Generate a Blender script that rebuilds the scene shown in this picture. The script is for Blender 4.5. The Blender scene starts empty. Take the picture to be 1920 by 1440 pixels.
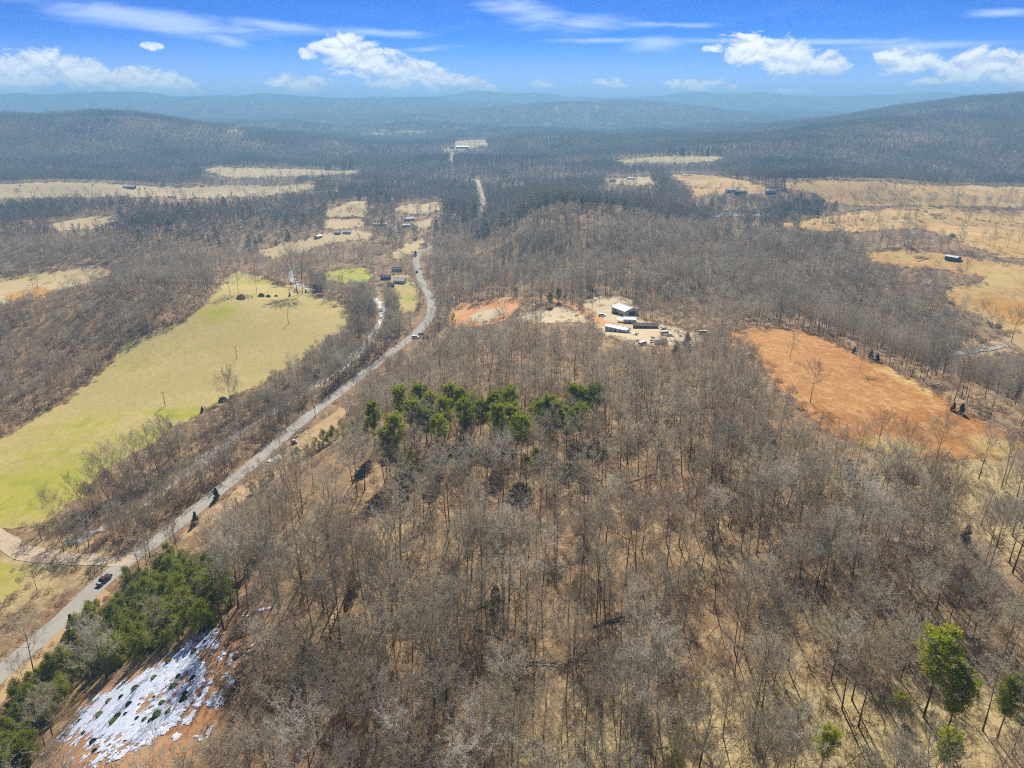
import bpy, bmesh, math, random
import numpy as np
from mathutils import Vector, Matrix
from mathutils.geometry import delaunay_2d_cdt
R = math.radians
scene = bpy.context.scene
COL = scene.collection

# ------------------------------------------------------------------ camera
CAM_Z, PITCH, FPX = 150.0, R(21.34), 1331.0
cam_d = bpy.data.cameras.new('camera')
cam = bpy.data.objects.new('camera', cam_d); COL.objects.link(cam)
cam.location = (0, 0, CAM_Z); cam.rotation_euler = (R(90) - PITCH, 0, 0)
cam_d.sensor_width = 36; cam_d.lens = 36 * FPX / 1920
cam_d.clip_start = 1; cam_d.clip_end = 200000
scene.camera = cam

# ------------------------------------------------------------------ light and exposure
SUN_EL, SUN_AZ = R(37), R(3)            # azimuth measured from +Y towards +X
scene.view_settings.view_transform = 'Standard'
scene.view_settings.look = 'None'
scene.view_settings.exposure = 0.78
scene.view_settings.gamma = 1.0; scene.render.filter_size = 1.1; scene.cycles.filter_width = 1.1
sd = bpy.data.lights.new('sun', 'SUN'); sd.energy = 5.0; sd.angle = R(0.5); sd.color = (1.0, 0.93, 0.82)
sun = bpy.data.objects.new('sun', sd); COL.objects.link(sun)
sv = Vector((math.cos(SUN_EL) * math.sin(SUN_AZ), math.cos(SUN_EL) * math.cos(SUN_AZ), math.sin(SUN_EL)))
sun.rotation_euler = (-sv).to_track_quat('-Z', 'Y').to_euler(); sun.location = (0, 0, 600)

cy = scene.cycles
cy.max_bounces = 4; cy.diffuse_bounces = 2; cy.glossy_bounces = 2; cy.transmission_bounces = 2
cy.volume_bounces = 0; cy.transparent_max_bounces = 4; cy.use_denoising = False
cy.caustics_reflective = False; cy.caustics_refractive = False

# pixel (1920x1440 frame) -> ray direction in the world
def ray(px, py):
    a = (px - 960) / FPX; b = (720 - py) / FPX
    return np.array([a, math.cos(PITCH) + b * math.sin(PITCH), -math.sin(PITCH) + b * math.cos(PITCH)])

class NT:
    """tiny node helper"""
    def __init__(s, tree): s.t = tree
    def new(s, kind, **kw):
        n = s.t.nodes.new(kind)
        for k, v in kw.items(): setattr(n, k, v)
        return n
    def put(s, sock, v):
        if isinstance(v, bpy.types.NodeSocket): s.t.links.new(v, sock)
        elif v is not None: sock.default_value = v
    def m(s, op, a, b=None, c=None, clamp=False):
        n = s.new('ShaderNodeMath', operation=op, use_clamp=clamp)
        s.put(n.inputs[0], a); s.put(n.inputs[1], b); s.put(n.inputs[2], c)
        return n.outputs[0]
    def mix(s, f, a, b, mode='MIX'):
        n = s.new('ShaderNodeMix', data_type='RGBA', blend_type=mode)
        s.put(n.inputs[0], f)
        s.put(n.inputs[6], a if isinstance(a, bpy.types.NodeSocket) else (*a, 1)); s.put(n.inputs[7], b if isinstance(b, bpy.types.NodeSocket) else (*b, 1))
        return n.outputs[2]
    def noise(s, vec, scale, detail=3, rough=.55, dist=0.0):
        n = s.new('ShaderNodeTexNoise'); s.put(n.inputs['Vector'], vec)
        n.inputs['Scale'].default_value = scale; n.inputs['Detail'].default_value = detail
        n.inputs['Roughness'].default_value = rough; n.inputs['Distortion'].default_value = dist
        return n.outputs['Fac']
    def ramp(s, f, lo, hi, a=0.0, b=1.0):
        n = s.new('ShaderNodeMapRange', clamp=True, interpolation_type='SMOOTHSTEP')
        s.put(n.inputs[0], f); n.inputs[1].default_value = lo; n.inputs[2].default_value = hi
        n.inputs[3].default_value = a; n.inputs[4].default_value = b
        return n.outputs[0]

def build_world():
    w = bpy.data.worlds.new('World'); scene.world = w; w.use_nodes = True
    t = w.node_tree; t.nodes.clear(); q = NT(t)
    sky = q.new('ShaderNodeTexSky', sky_type='NISHITA', sun_disc=False)
    sky.sun_elevation = SUN_EL; sky.sun_rotation = SUN_AZ
    sky.altitude = 8000; sky.air_density = 1.0; sky.dust_density = 0.0; sky.ozone_density = 4.0
    k = q.mix(1.0, sky.outputs[0], (.1, .1, .1), 'MULTIPLY')            # sky strength 0.1
    gm = q.new('ShaderNodeGamma'); q.put(gm.inputs[0], k); gm.inputs[1].default_value = 1.5
    base = q.mix(1.0, gm.outputs[0], (.05, .52, .84), 'MULTIPLY')
    tc = q.new('ShaderNodeTexCoord').outputs['Generated']
    sp = q.new('ShaderNodeSeparateXYZ'); t.links.new(tc, sp.inputs[0])
    az = q.m('ARCTAN2', sp.outputs[0], sp.outputs[1]); el = q.m('ARCSINE', sp.outputs[2])
    azw = q.m('WRAP', az, R(47), R(-43))          # the same kinds of cloud go on round the horizon
    def sph(px, py):
        d = ray(px, py); d = d / np.linalg.norm(d)
        return math.atan2(d[0], d[1]), math.asin(d[2])
    ae = q.new('ShaderNodeCombineXYZ'); q.put(ae.inputs[0], azw); q.put(ae.inputs[1], el)
    def field(clouds):
        out = None
        for (px, py, wpx, hpx, rot) in clouds:
            a0, e0 = sph(px, py)
            mp_ = q.new('ShaderNodeMapping', vector_type='TEXTURE'); t.links.new(ae.outputs[0], mp_.inputs[0])
            mp_.inputs['Location'].default_value = (a0, e0, 0); mp_.inputs['Rotation'].default_value = (0, 0, rot); mp_.inputs['Scale'].default_value = (wpx / FPX * .93, hpx / FPX, 1)
            ln = q.new('ShaderNodeVectorMath', operation='LENGTH'); t.links.new(mp_.outputs[0], ln.inputs[0])
            out = ln.outputs['Value'] if out is None else q.m('MINIMUM', out, ln.outputs['Value'])
        return q.m('SUBTRACT', 1.0, out)
    cum = [(60, 128, 75, 34, 0), (165, 140, 80, 30, -.1), (270, 150, 95, 22, -.1), (30, 166, 50, 16, 0), (300, 172, 80, 11, 0),
           (645, 102, 62, 36, -.15), (700, 122, 85, 34, -.3), (790, 142, 90, 26, -.2), (880, 158, 60, 15, -.1), (560, 157, 66, 17, 0), (578, 102, 22, 9, -.2),
           (1020, 158, 26, 7, 0), (1140, 156, 36, 10, 0), (1300, 160, 66, 11, 0), (1365, 163, 20, 6, 0),
           (1410, 92, 62, 30, -.1), (1480, 108, 80, 32, -.2), (1555, 128, 50, 18, -.15), (1340, 90, 22, 9, 0),
           (1715, 115, 80, 24, -.05), (1830, 124, 90, 28, 0), (1920, 134, 70, 30, 0), (1745, 152, 40, 8, 0), (1480, 172, 42, 6, 0), (285, 86, 20, 7, 0),
           (1985, 150, 60, 18, 0), (-60, 150, 60, 22, 0)]
    cm = field(cum)
    mp = q.new('ShaderNodeMapping'); t.links.new(tc, mp.inputs[0]); mp.inputs['Scale'].default_value = (1, 1, 1.7)
    n1 = q.noise(mp.outputs[0], 30, 8, .66, .4)
    mp2 = q.new('ShaderNodeMapping'); t.links.new(tc, mp2.inputs[0]); mp2.inputs['Scale'].default_value = (1, 1, 1.7); mp2.inputs['Location'].default_value = (0, 0, .011)
    n2 = q.noise(mp2.outputs[0], 30, 6, .66, .4)
    dens = q.m('ADD', q.m('MULTIPLY', cm, .8), q.m('MULTIPLY', q.m('SUBTRACT', n1, .52), 1.9))
    up = q.m('GREATER_THAN', el, 0.0)
    mask = q.m('MULTIPLY', q.ramp(dens, -.02, .26), q.ramp(cm, -.4, .1))
    lit = q.ramp(q.m('SUBTRACT', n1, n2), -.12, .10)
    lit = q.m('ADD', q.m('MULTIPLY', lit, .6), q.m('MULTIPLY', q.ramp(dens, .1, .7), .5), clamp=True)
    ccol = q.mix(lit, (.40, .45, .62), (.82, .80, .77))
    # high thin streaks
    cir = field([(250, 30, 330, 24, -.10), (520, 48, 180, 13, -.08), (1010, 30, 150, 28, -.25), (1090, 45, 130, 20, 0), (1225, 82, 75, 18, .05), (1120, 76, 150, 7, 0),
                 (430, 76, 65, 16, -.25), (800, 92, 90, 9, .05), (1500, 78, 300, 7, -.03), (1250, 46, 160, 7, -.03), (1880, 25, 80, 10, 0), (700, 60, 150, 9, -.05), (1750, 85, 150, 8, 0)])
    mp3 = q.new('ShaderNodeMapping'); t.links.new(tc, mp3.inputs[0]); mp3.inputs['Scale'].default_value = (1, 1, 7); mp3.inputs['Rotation'].default_value = (0, R(4), 0)
    n3 = q.noise(mp3.outputs[0], 7, 6, .6, .6)
    cf = q.m('MULTIPLY', q.ramp(q.m('ADD', cir, q.m('MULTIPLY', q.m('SUBTRACT', n3, .5), 2.2)), .05, 1.15), .62)
    veil = q.m('MULTIPLY', q.ramp(n3, .45, .8), .07)
    cf = q.m('MAXIMUM', cf, veil)
    base = q.mix(q.ramp(el, R(-.5), R(5.0), .95, 0.0), base, (.40, .47, .70))        # thin white veil low in the sky, all round
    c1 = q.mix(cf, base, (.52, .60, .86))
    c2 = q.mix(q.m('MULTIPLY', mask, up), c1, ccol)
    bg = q.new('ShaderNodeBackground'); t.links.new(c2, bg.inputs[0]); bg.inputs[1].default_value = 1.0
    o = q.new('ShaderNodeOutputWorld'); t.links.new(bg.outputs[0], o.inputs[0])
    w.cycles.sampling_method = 'MANUAL'; w.cycles.sample_map_resolution = 512
build_world()

# ------------------------------------------------------------------ noise, terrain height, projection
def sstep(a, b, x):
    t = np.clip((x - a) / (b - a), 0, 1); return t * t * (3 - 2 * t)
def _hash(i, j, seed):
    h = (i.astype(np.int64) * 374761393 + j.astype(np.int64) * 668265263 + seed * 1442695041) & 0x7fffffff
    h = ((h ^ (h >> 13)) * 1274126177) & 0x7fffffff
    return ((h ^ (h >> 16)) & 0xffff) / 65535.0
def vnoise(x, y, s, seed=0):
    x = np.asarray(x, float) / s; y = np.asarray(y, float) / s
    i = np.floor(x); j = np.floor(y); u = x - i; v = y - j
    u = u * u * u * (u * (u * 6 - 15) + 10); v = v * v * v * (v * (v * 6 - 15) + 10)
    a = _hash(i, j, seed); b = _hash(i + 1, j, seed); c = _hash(i, j + 1, seed); d = _hash(i + 1, j + 1, seed)
    return (a * (1 - u) + b * u) * (1 - v) + (c * (1 - u) + d * u) * v - .5
def gau(x, y, cx, cy_, sx, sy): return np.exp(-(((x - cx) / sx) ** 2 + ((y - cy_) / sy) ** 2) / 2)
RY = [0, 155, 210, 291, 403, 454, 520, 600, 737, 900, 1200]
RX = [-165, -143, -135, -112, -87, -72, -65, -78, -97, -75, -60]
def height(x, y):
    x = np.asarray(x, float); y = np.asarray(y, float)
    xr = np.interp(y, RY, RX)
    west = sstep(xr + 9, xr + 96, x)
    east = 1 - .9 * sstep(185, 262, x) * sstep(165, 235, y)
    north = 1 - .72 * sstep(230, 520, y)
    north = north * (1 - sstep(560, 680, y))
    z = 45 * west * east * north
    z += 3.0 * west * sstep(60, -40, y)
    wood = west * np.ones_like(x)
    z += (34 * gau(x, y, 150, 820, 200, 130)) * sstep(-40, 60, x)
    z += 26 * sstep(275, 420, x - .05 * (y - 600)) * sstep(330, 520, y) * (1 - .5 * sstep(700, 1000, y))
    z += 14 * gau(x, y, 560, 1180, 260, 120) + 10 * gau(x, y, 420, 900, 160, 60)
    z += 21 * gau(x, y, -285, 520, 80, 60) + 10 * gau(x, y, -420, 760, 140, 80) + 8 * gau(x, y, -330, 1080, 200, 90)
    far = sstep(1300, 2600, y)
    z += 98 * np.tanh(1.5 * gau(x, y, -1900, 2550, 540, 330)) + 22 * gau(x, y, -1250, 2350, 200, 200)
    z += 205 * gau(x, y, 2650, 2900, 760, 800) + 55 * gau(x, y, 1500, 2500, 420, 420) + 25 * gau(x, y, 900, 2100, 300, 250)
    z += 18 * gau(x, y, 330, 1900, 420, 130)
    # distant ridges
    z += 100 * np.tanh(1.4 * gau(x, y, 900, 5600, 900, 420)) + 50 * gau(x, y, 100, 5000, 700, 400)
    z += (185 + 50 * vnoise(x, y, 1500, 31)) * np.tanh(1.6 * gau(x, y, -4300, 7200, 2300, 600))
    z += (105 + 40 * vnoise(x, y, 900, 33)) * gau(x, y, -900, 6600, 1200, 500)
    z += 95 * np.tanh(2 * gau(x, y, 2450, 6600, 300, 300))
    z += (168 + 70 * vnoise(x, y, 1700, 35)) * gau(x, y, 4600, 8800, 4600, 650)
    z += (125 + 60 * vnoise(x, y, 1100, 36)) * gau(x, y, -600, 8900, 3600, 600)
    z += 75 * gau(x, y, -4250, 9000, 520, 400)
    # undulation
    mid = np.clip(sstep(560, 760, y) * (sstep(-60, 40, x) + sstep(-170, -260, x)) * (1 - sstep(1500, 2200, y)), 0, 1)
    z += mid * (vnoise(x, y, 130, 21) * 16 + vnoise(x, y, 290, 22) * 26)
    z += vnoise(x, y, 38, 3) * 1.6 * np.clip(wood + far, 0, 1) + vnoise(x, y, 120, 4) * (5 * np.clip(wood * sstep(200, 600, y) + sstep(300, 420, x), 0, 1) + 1.0)
    z += (vnoise(x, y, 420, 5) * 44 + np.abs(vnoise(x + .4 * y, y, 640, 15)) * 70 + vnoise(x, y, 190, 16) * 14) * far + vnoise(x, y, 1300, 6) * 45 * sstep(2200, 4200, y) + 14 * far
    return z
CP, SP = math.cos(PITCH), math.sin(PITCH)
def project(x, y, z):
    x, y, z = np.asarray(x, float), np.asarray(y, float), np.asarray(z, float) - CAM_Z
    dep = y * CP - z * SP; up = y * SP + z * CP
    dep = np.maximum(dep, 1e-3)
    return 960 + FPX * x / dep, 720 - FPX * up / dep, dep
_T = np.geomspace(60, 14000, 700)
def unproj(pts, up=0.0):
    """pixels -> ground points (first hit of each view ray on the terrain)"""
    d = np.array([ray(px, py) for (px, py) in pts]); n = len(d)
    lo = np.zeros(n); hi = np.full(n, _T[-1]); todo = np.arange(n); prev = np.full(n, _T[0])
    for k in range(0, len(_T), 20):
        if not len(todo): break
        tt = _T[k:k + 20][None, :]; dd = d[todo]
        below = CAM_Z + dd[:, 2:3] * tt < height(dd[:, 0:1] * tt, dd[:, 1:2] * tt) + up
        hit = below.any(1); first = below.argmax(1)
        h = todo[hit]; kk = first[hit] + k
        hi[h] = _T[kk]; lo[h] = _T[np.maximum(kk - 1, 0)]
        todo = todo[~hit]
    for _ in range(18):
        mid = (lo + hi) / 2
        b = CAM_Z + d[:, 2] * mid < height(d[:, 0] * mid, d[:, 1] * mid) + up
        hi = np.where(b, mid, hi); lo = np.where(b, lo, mid)
    return np.stack([d[:, 0] * hi, d[:, 1] * hi], 1)
def at(px, py, up=0.0):
    p = unproj([(px, py)], up)[0]; return Vector((p[0], p[1], float(height(p[0], p[1]))))
def inside(px, py, poly):
    px = np.asarray(px); py = np.asarray(py); r = np.zeros(px.shape, bool); n = len(poly); j = n - 1
    for i in range(n):
        xi, yi = poly[i]; xj, yj = poly[j]
        if yi != yj:
            c = ((yi > py) != (yj > py)) & (px < (xj - xi) * (py - yi) / (yj - yi) + xi); r ^= c
        j = i
    return r
def dist_line(x, y, line):
    best = np.full(np.shape(x), 1e9)
    for (a, b) in zip(line[:-1], line[1:]):
        dx, dy = b[0] - a[0], b[1] - a[1]; L = dx * dx + dy * dy + 1e-9
        t = np.clip(((x - a[0]) * dx + (y - a[1]) * dy) / L, 0, 1)
        best = np.minimum(best, np.hypot(x - a[0] - t * dx, y - a[1] - t * dy))
    return best

# ------------------------------------------------------------------ scene helpers
def tag(o, label=None, cat=None, group=None, kind=None):
    if label: o['label'] = label
    if cat: o['category'] = cat
    if group: o['group'] = group
    if kind: o['kind'] = kind
    return o
def empty(name, loc, rz=0.0, sc=1.0):
    o = bpy.data.objects.new(name, None); COL.objects.link(o)
    o.location = loc; o.rotation_euler = (0, 0, rz); o.scale = (sc, sc, sc); o.empty_display_size = .5
    return o
def link(name, me, parent=None, mat=None):
    o = bpy.data.objects.new(name, me); COL.objects.link(o)
    if mat is not None and not me.materials: me.materials.append(mat)
    if parent is not None: o.parent = parent
    return o
def mesh(name, v, f, mats=(), mi=None, smooth=False):
    me = bpy.data.meshes.new(name); me.from_pydata([tuple(map(float, p)) for p in v], [], [tuple(map(int, p)) for p in f])
    for m_ in mats: me.materials.append(m_)
    if mi is not None: me.polygons.foreach_set('material_index', np.array(mi, np.int32))
    if smooth: me.polygons.foreach_set('use_smooth', np.ones(len(me.polygons), bool))
    me.update(); return me
class MB:
    """collects tubes, boxes and loose triangles into one mesh"""
    def __init__(s): s.v = []; s.f = []
    def tube(s, pts, rad, sides=5, cap=True):
        base = len(s.v); n = len(pts)
        for i, p in enumerate(pts):
            a = pts[max(i - 1, 0)]; b = pts[min(i + 1, n - 1)]
            d = (Vector(b) - Vector(a)).normalized()
            e = d.orthogonal().normalized(); g = d.cross(e)
            for k in range(sides):
                an = 2 * math.pi * k / sides
                q_ = Vector(p) + (e * math.cos(an) + g * math.sin(an)) * rad[i]; s.v.append(q_)
        for i in range(n - 1):
            for k in range(sides):
                k2 = (k + 1) % sides
                s.f.append((base + i * sides + k, base + i * sides + k2, base + (i + 1) * sides + k2, base + (i + 1) * sides + k))
        if cap: s.f.append(tuple(base + (n - 1) * sides + k for k in range(sides))); s.f.append(tuple(base + k for k in reversed(range(sides))))
    def tri(s, a, b, c):
        n = len(s.v); s.v += [a, b, c]; s.f.append((n, n + 1, n + 2))
    def box(s, c, d, rz=0.0, taper=1.0):
        n = len(s.v); cs, sn = math.cos(rz), math.sin(rz)
        for z in (-1, 1):
            k = 1 if z < 0 else taper
            for (x, y) in ((-1, -1), (1, -1), (1, 1), (-1, 1)):
                lx, ly = x * d[0] / 2 * k, y * d[1] / 2 * k
                s.v.append(Vector((c[0] + lx * cs - ly * sn, c[1] + lx * sn + ly * cs, c[2] + z * d[2] / 2)))
        for f in ((3, 2, 1, 0), (4, 5, 6, 7), (0, 1, 5, 4), (1, 2, 6, 5), (2, 3, 7, 6), (3, 0, 4, 7)): s.f.append(tuple(n + i for i in f))
    def poly_prism(s, prof, axis_len, axis='y'):
        """profile of (x,z) points extruded along y"""
        n = len(s.v); k = len(prof)
        for yy in (-axis_len / 2, axis_len / 2):
            for (x, z) in prof: s.v.append(Vector((x, yy, z)))
        s.f.append(tuple(n + i for i in range(k))); s.f.append(tuple(n + k + i for i in reversed(range(k))))
        for i in range(k):
            j = (i + 1) % k; s.f.append((n + i, n + k + i, n + k + j, n + j))
    def me(s, name, mat=None, smooth=False):
        return mesh(name, s.v, s.f, [mat] if mat else [], None, smooth)
    def build(s, name, mat, parent=None, smooth=False, bevel=0.0):
        o = link(name, s.me(name, mat, smooth), parent)
        if bevel:
            bm = bmesh.new(); bm.from_mesh(o.data)
            bmesh.ops.remove_doubles(bm, verts=bm.verts, dist=1e-4)
            bmesh.ops.recalc_face_normals(bm, faces=bm.faces)
            bmesh.ops.bevel(bm, geom=list(bm.edges), offset=bevel, segments=2, affect='EDGES', clamp_overlap=True)
            bm.to_mesh(o.data); bm.free()
        return o

# ------------------------------------------------------------------ materials
def material(name, rough=.9, spec=.2):
    m_ = bpy.data.materials.new(name); m_.use_nodes = True
    t = m_.node_tree; q = NT(t); b = t.nodes['Principled BSDF']
    b.inputs['Roughness'].default_value = rough; b.inputs['Specular IOR Level'].default_value = spec
    return m_, q, b
def pos(q):
    return q.new('ShaderNodeNewGeometry').outputs['Position']
def bump(q, b, h, strength, dist=.3):
    n = q.new('ShaderNodeBump'); n.inputs['Strength'].default_value = strength; n.inputs['Distance'].default_value = dist
    q.put(n.inputs['Height'], h); q.put(b.inputs['Normal'], n.outputs[0])
def mat_soil(name, cols, scales=(.035, .35, 2.2), attr=None, attr_cols=None, bmp=.5, contrast=1.0, streak=False):
    """three-colour ground with large, medium and fine patches; optional second set blended by a vertex attribute"""
    m_, q, b = material(name, .95, .08)
    p = pos(q)
    if streak:
        mp = q.new('ShaderNodeMapping'); q.put(mp.inputs[0], p); mp.inputs['Scale'].default_value = (1, .45, 1); mp.inputs['Rotation'].default_value = (0, 0, .7); pv = mp.outputs[0]
    else: pv = p
    n0 = q.noise(p, scales[0], 4, .6); n1 = q.noise(pv, scales[1], 5, .65, .4); n2 = q.noise(pv, scales[2], 4, .7)
    def trio(c):
        k = .16 / contrast
        x = q.mix(q.ramp(n0, .5 - k, .5 + k), c[0], c[1])
        x = q.mix(q.m('MULTIPLY', q.ramp(n1, .48, .48 + k), .75), x, c[2])
        return q.mix(q.m('MULTIPLY', q.ramp(n2, .5, .5 + k), .6), x, c[3])
    c = trio(cols)
    if attr:
        a = q.new('ShaderNodeAttribute', attribute_name=attr).outputs['Fac']
        f = q.ramp(q.m('ADD', a, q.m('MULTIPLY', q.m('SUBTRACT', q.noise(p, .12, 5, .65), .5), 1.1)), .25, .75)
        c = q.mix(f, c, trio(attr_cols))
    q.put(b.inputs['Base Color'], c)
    bump(q, b, q.m('ADD', q.m('MULTIPLY', n1, .6), q.m('MULTIPLY', n2, .4)), bmp, .6)
    return m_
def mat_flat(name, col, rough=.6, spec=.3, var=.12, scale=1.5, metal=0.0):
    m_, q, b = material(name, rough, spec); b.inputs['Metallic'].default_value = metal
    oc = q.new('ShaderNodeTexCoord').outputs['Object']
    n = q.noise(oc, scale, 5, .65)
    q.put(b.inputs['Base Color'], q.mix(q.ramp(n, .3, .7), tuple(c * (1 - var) for c in col), tuple(min(1, c * (1 + var)) for c in col)))
    return m_
def mat_bark(name, a, b_, c, trans=0.0, stand=0.0):
    m_ = bpy.data.materials.new(name); m_.use_nodes = True; t = m_.node_tree; t.nodes.clear(); q = NT(t)
    oi = q.new('ShaderNodeObjectInfo'); r = oi.outputs['Random']
    col = q.mix(q.ramp(r, .15, .6), a, b_); col = q.mix(q.ramp(r, .72, .95), col, c)
    if stand:                              # stands of different species
        n0 = q.noise(oi.outputs['Location'], stand, 4, .6); n1 = q.noise(oi.outputs['Location'], stand * 3.1, 3, .6)
        col = q.mix(q.m('MULTIPLY', q.ramp(n0, .50, .62), .45 if stand > .01 else .75), col, tuple(x * .50 for x in a))
        col = q.mix(q.m('MULTIPLY', q.ramp(n1, .52, .66), .6), col, (b_[0] * 1.15, b_[1] * 1.12, b_[2] * 1.05))
        col = q.mix(q.m('MULTIPLY', q.ramp(n1, .46, .34), .55), col, (a[0] * .95, a[1] * .72, a[2] * .60))
    d = q.new('ShaderNodeBsdfDiffuse'); q.put(d.inputs[0], col); out = d.outputs[0]
    if trans:                              # a spray of fine twigs lets light through
        tr = q.new('ShaderNodeBsdfTranslucent'); q.put(tr.inputs[0], col)
        mx = q.new('ShaderNodeMixShader'); mx.inputs[0].default_value = trans
        q.put(mx.inputs[1], out); q.put(mx.inputs[2], tr.outputs[0]); out = mx.outputs[0]
    o = q.new('ShaderNodeOutputMaterial'); q.put(o.inputs[0], out)
    return m_
def mat_leaf(name, a, b_, c, trans=.35):
    m_ = bpy.data.materials.new(name); m_.use_nodes = True; t = m_.node_tree; t.nodes.clear(); q = NT(t)
    r = q.new('ShaderNodeObjectInfo').outputs['Random']
    oc = q.new('ShaderNodeTexCoord').outputs['Object']
    n = q.noise(oc, .9, 4, .65)
    col = q.mix(q.ramp(r, .1, .9), a, b_); col = q.mix(q.m('MULTIPLY', q.ramp(n, .45, .7), .7), col, c)
    d = q.new('ShaderNodeBsdfDiffuse'); q.put(d.inputs[0], col)
    tr = q.new('ShaderNodeBsdfTranslucent'); q.put(tr.inputs[0], col)
    mx = q.new('ShaderNodeMixShader'); mx.inputs[0].default_value = trans
    q.put(mx.inputs[1], d.outputs[0]); q.put(mx.inputs[2], tr.outputs[0])
    o = q.new('ShaderNodeOutputMaterial'); q.put(o.inputs[0], mx.outputs[0])
    return m_

LITTER = [(.23, .14, .075), (.31, .21, .115), (.46, .335, .19), (.12, .075, .043)]
M = {}
M['ground'] = mat_soil('forest floor', LITTER, (.03, .3, 1.7), 'grass', [(.40, .31, .15), (.46, .36, .18), (.50, .40, .22), (.27, .20, .09)], .6)
M['pasture'] = mat_soil('pasture grass', [(.43, .345, .135), (.48, .385, .16), (.42, .36, .125), (.35, .29, .10)], (.02, .14, .55), 'green',
                        [(.36, .35, .045), (.43, .385, .075), (.29, .31, .035), (.34, .30, .06)], .7, 1.5, True)
M['hay'] = mat_soil('dry hay field', [(.50, .39, .21), (.55, .43, .24), (.47, .37, .19), (.42, .33, .16)], (.012, .08, .4), 'green',
                    [(.46, .40, .10), (.50, .42, .13), (.44, .38, .09), (.40, .33, .1)], .5, 1.4, True)
M['gold'] = mat_soil('golden dry field', [(.52, .345, .13), (.57, .40, .17), (.48, .28, .085), (.38, .23, .08)], (.014, .06, .4), 'green', [(.50, .40, .12), (.52, .42, .15), (.46, .37, .1), (.40, .31, .1)], .6, 1.5, True)
M['bright_grass'] = mat_soil('bright winter wheat', [(.40, .39, .07), (.46, .43, .10), (.36, .37, .06), (.34, .31, .08)], (.03, .2, 1.0), bmp=.3)
M['russet'] = mat_soil('russet broomsedge', [(.36, .155, .045), (.42, .215, .07), (.50, .30, .125), (.22, .095, .035)], (.018, .28, .9), 'green',
                       [(.46, .31, .09), (.50, .36, .13), (.54, .41, .19), (.33, .21, .06)], .9, 1.2, True)
M['clay'] = mat_soil('orange clay', [(.58, .25, .09), (.62, .35, .16), (.60, .43, .25), (.42, .16, .06)], (.05, .25, 1.2), bmp=.6)
M['orange'] = mat_soil('orange grass', [(.52, .27, .05), (.55, .33, .09), (.50, .34, .11), (.40, .20, .04)], (.05, .3, 1.2), bmp=.6)
M['pale'] = mat_soil('pale bare yard', [(.52, .43, .28), (.58, .48, .32), (.50, .39, .23), (.42, .32, .19)], (.04, .2, 1.0), bmp=.3)
M['verge'] = mat_soil('dry verge', [(.46, .32, .17), (.52, .38, .21), (.42, .27, .13), (.32, .20, .10)], (.05, .25, 1.4), bmp=.5)
M['gravel'] = mat_soil('dirt road', [(.50, .40, .28), (.56, .46, .34), (.46, .35, .23), (.40, .30, .2)], (.1, .5, 2.0), bmp=.2)
M['redsoil'] = mat_soil('cut red soil', [(.36, .19, .09), (.42, .27, .15), (.30, .13, .06), (.46, .32, .19)], (.06, .4, 1.8), bmp=.5)
M['asphalt'] = mat_soil('worn asphalt', [(.36, .34, .30), (.41, .385, .34), (.33, .31, .275), (.38, .35, .305)], (.05, .3, 1.5), bmp=.1)
M['concrete'] = mat_flat('concrete', (.55, .54, .5), .9, .1, .08, .5)
def mat_water():
    m_, q, b = material('creek water', .4, .4)
    q.put(b.inputs['Base Color'], q.mix(q.ramp(q.noise(pos(q), .2, 4), .4, .6), (.20, .19, .15), (.42, .40, .34)))
    bump(q, b, q.noise(pos(q), 1.3, 4, .6), .6, .3)
    return m_
M['water'] = mat_water()
def mat_snow():
    m_, q, b = material('old snow', .6, .3)
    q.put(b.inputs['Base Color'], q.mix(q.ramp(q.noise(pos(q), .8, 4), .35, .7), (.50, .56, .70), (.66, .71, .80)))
    bump(q, b, q.noise(pos(q), 2.0, 4, .6), .6, .3)
    return m_
M['snow'] = mat_snow()
M['trunk'] = mat_bark('hardwood bark', (.10, .08, .06), (.14, .115, .085), (.24, .205, .16))
M['twig'] = mat_bark('bare twigs', (.36, .315, .235), (.53, .48, .37), (.42, .315, .22), .42, .011)
M['pale_twig'] = mat_bark('pale limbs', (.54, .50, .40), (.62, .58, .48), (.68, .64, .56), .42)
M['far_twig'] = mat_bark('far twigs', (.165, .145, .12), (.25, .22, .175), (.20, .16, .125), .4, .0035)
M['pine'] = mat_leaf('pine needles', (.24, .29, .025), (.32, .37, .035), (.44, .45, .055), .5)
M['bright_pine'] = mat_leaf('yellow-green pine needles', (.34, .40, .03), (.42, .46, .04), (.52, .52, .06), .5)
M['cedar'] = mat_leaf('cedar foliage', (.21, .25, .035), (.29, .32, .04), (.40, .38, .08), .48)
M['dark_cedar'] = mat_leaf('dark cedar foliage', (.045, .062, .026), (.065, .085, .032), (.085, .10, .04), .3)
M['brush'] = mat_bark('dry brush', (.36, .28, .18), (.42, .34, .23), (.34, .24, .16), .4)
M['wood'] = mat_flat('weathered pole', (.17, .13, .10), .9, .1, .25, 3)
M['log'] = mat_flat('dead log', (.13, .105, .085), .9, .1, .35, 1.2)
M['white_roof'] = mat_flat('white metal roof', (.58, .585, .59), .45, .4, .06, .4)
M['tan_roof'] = mat_flat('tan metal roof', (.36, .335, .29), .5, .35, .08, .3)
M['tan_wall'] = mat_flat('tan metal wall', (.62, .57, .49), .6, .3, .08, .5)
M['white_wall'] = mat_flat('white siding', (.74, .74, .72), .7, .2, .06, .5)
M['grey_roof'] = mat_flat('grey shingles', (.20, .20, .21), .9, .1, .15, .8)
M['brown_roof'] = mat_flat('rusty brown roof', (.17, .115, .09), .85, .1, .25, .6)
M['dark'] = mat_flat('dark timber', (.05, .045, .04), .8, .2, .2, 1)
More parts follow.
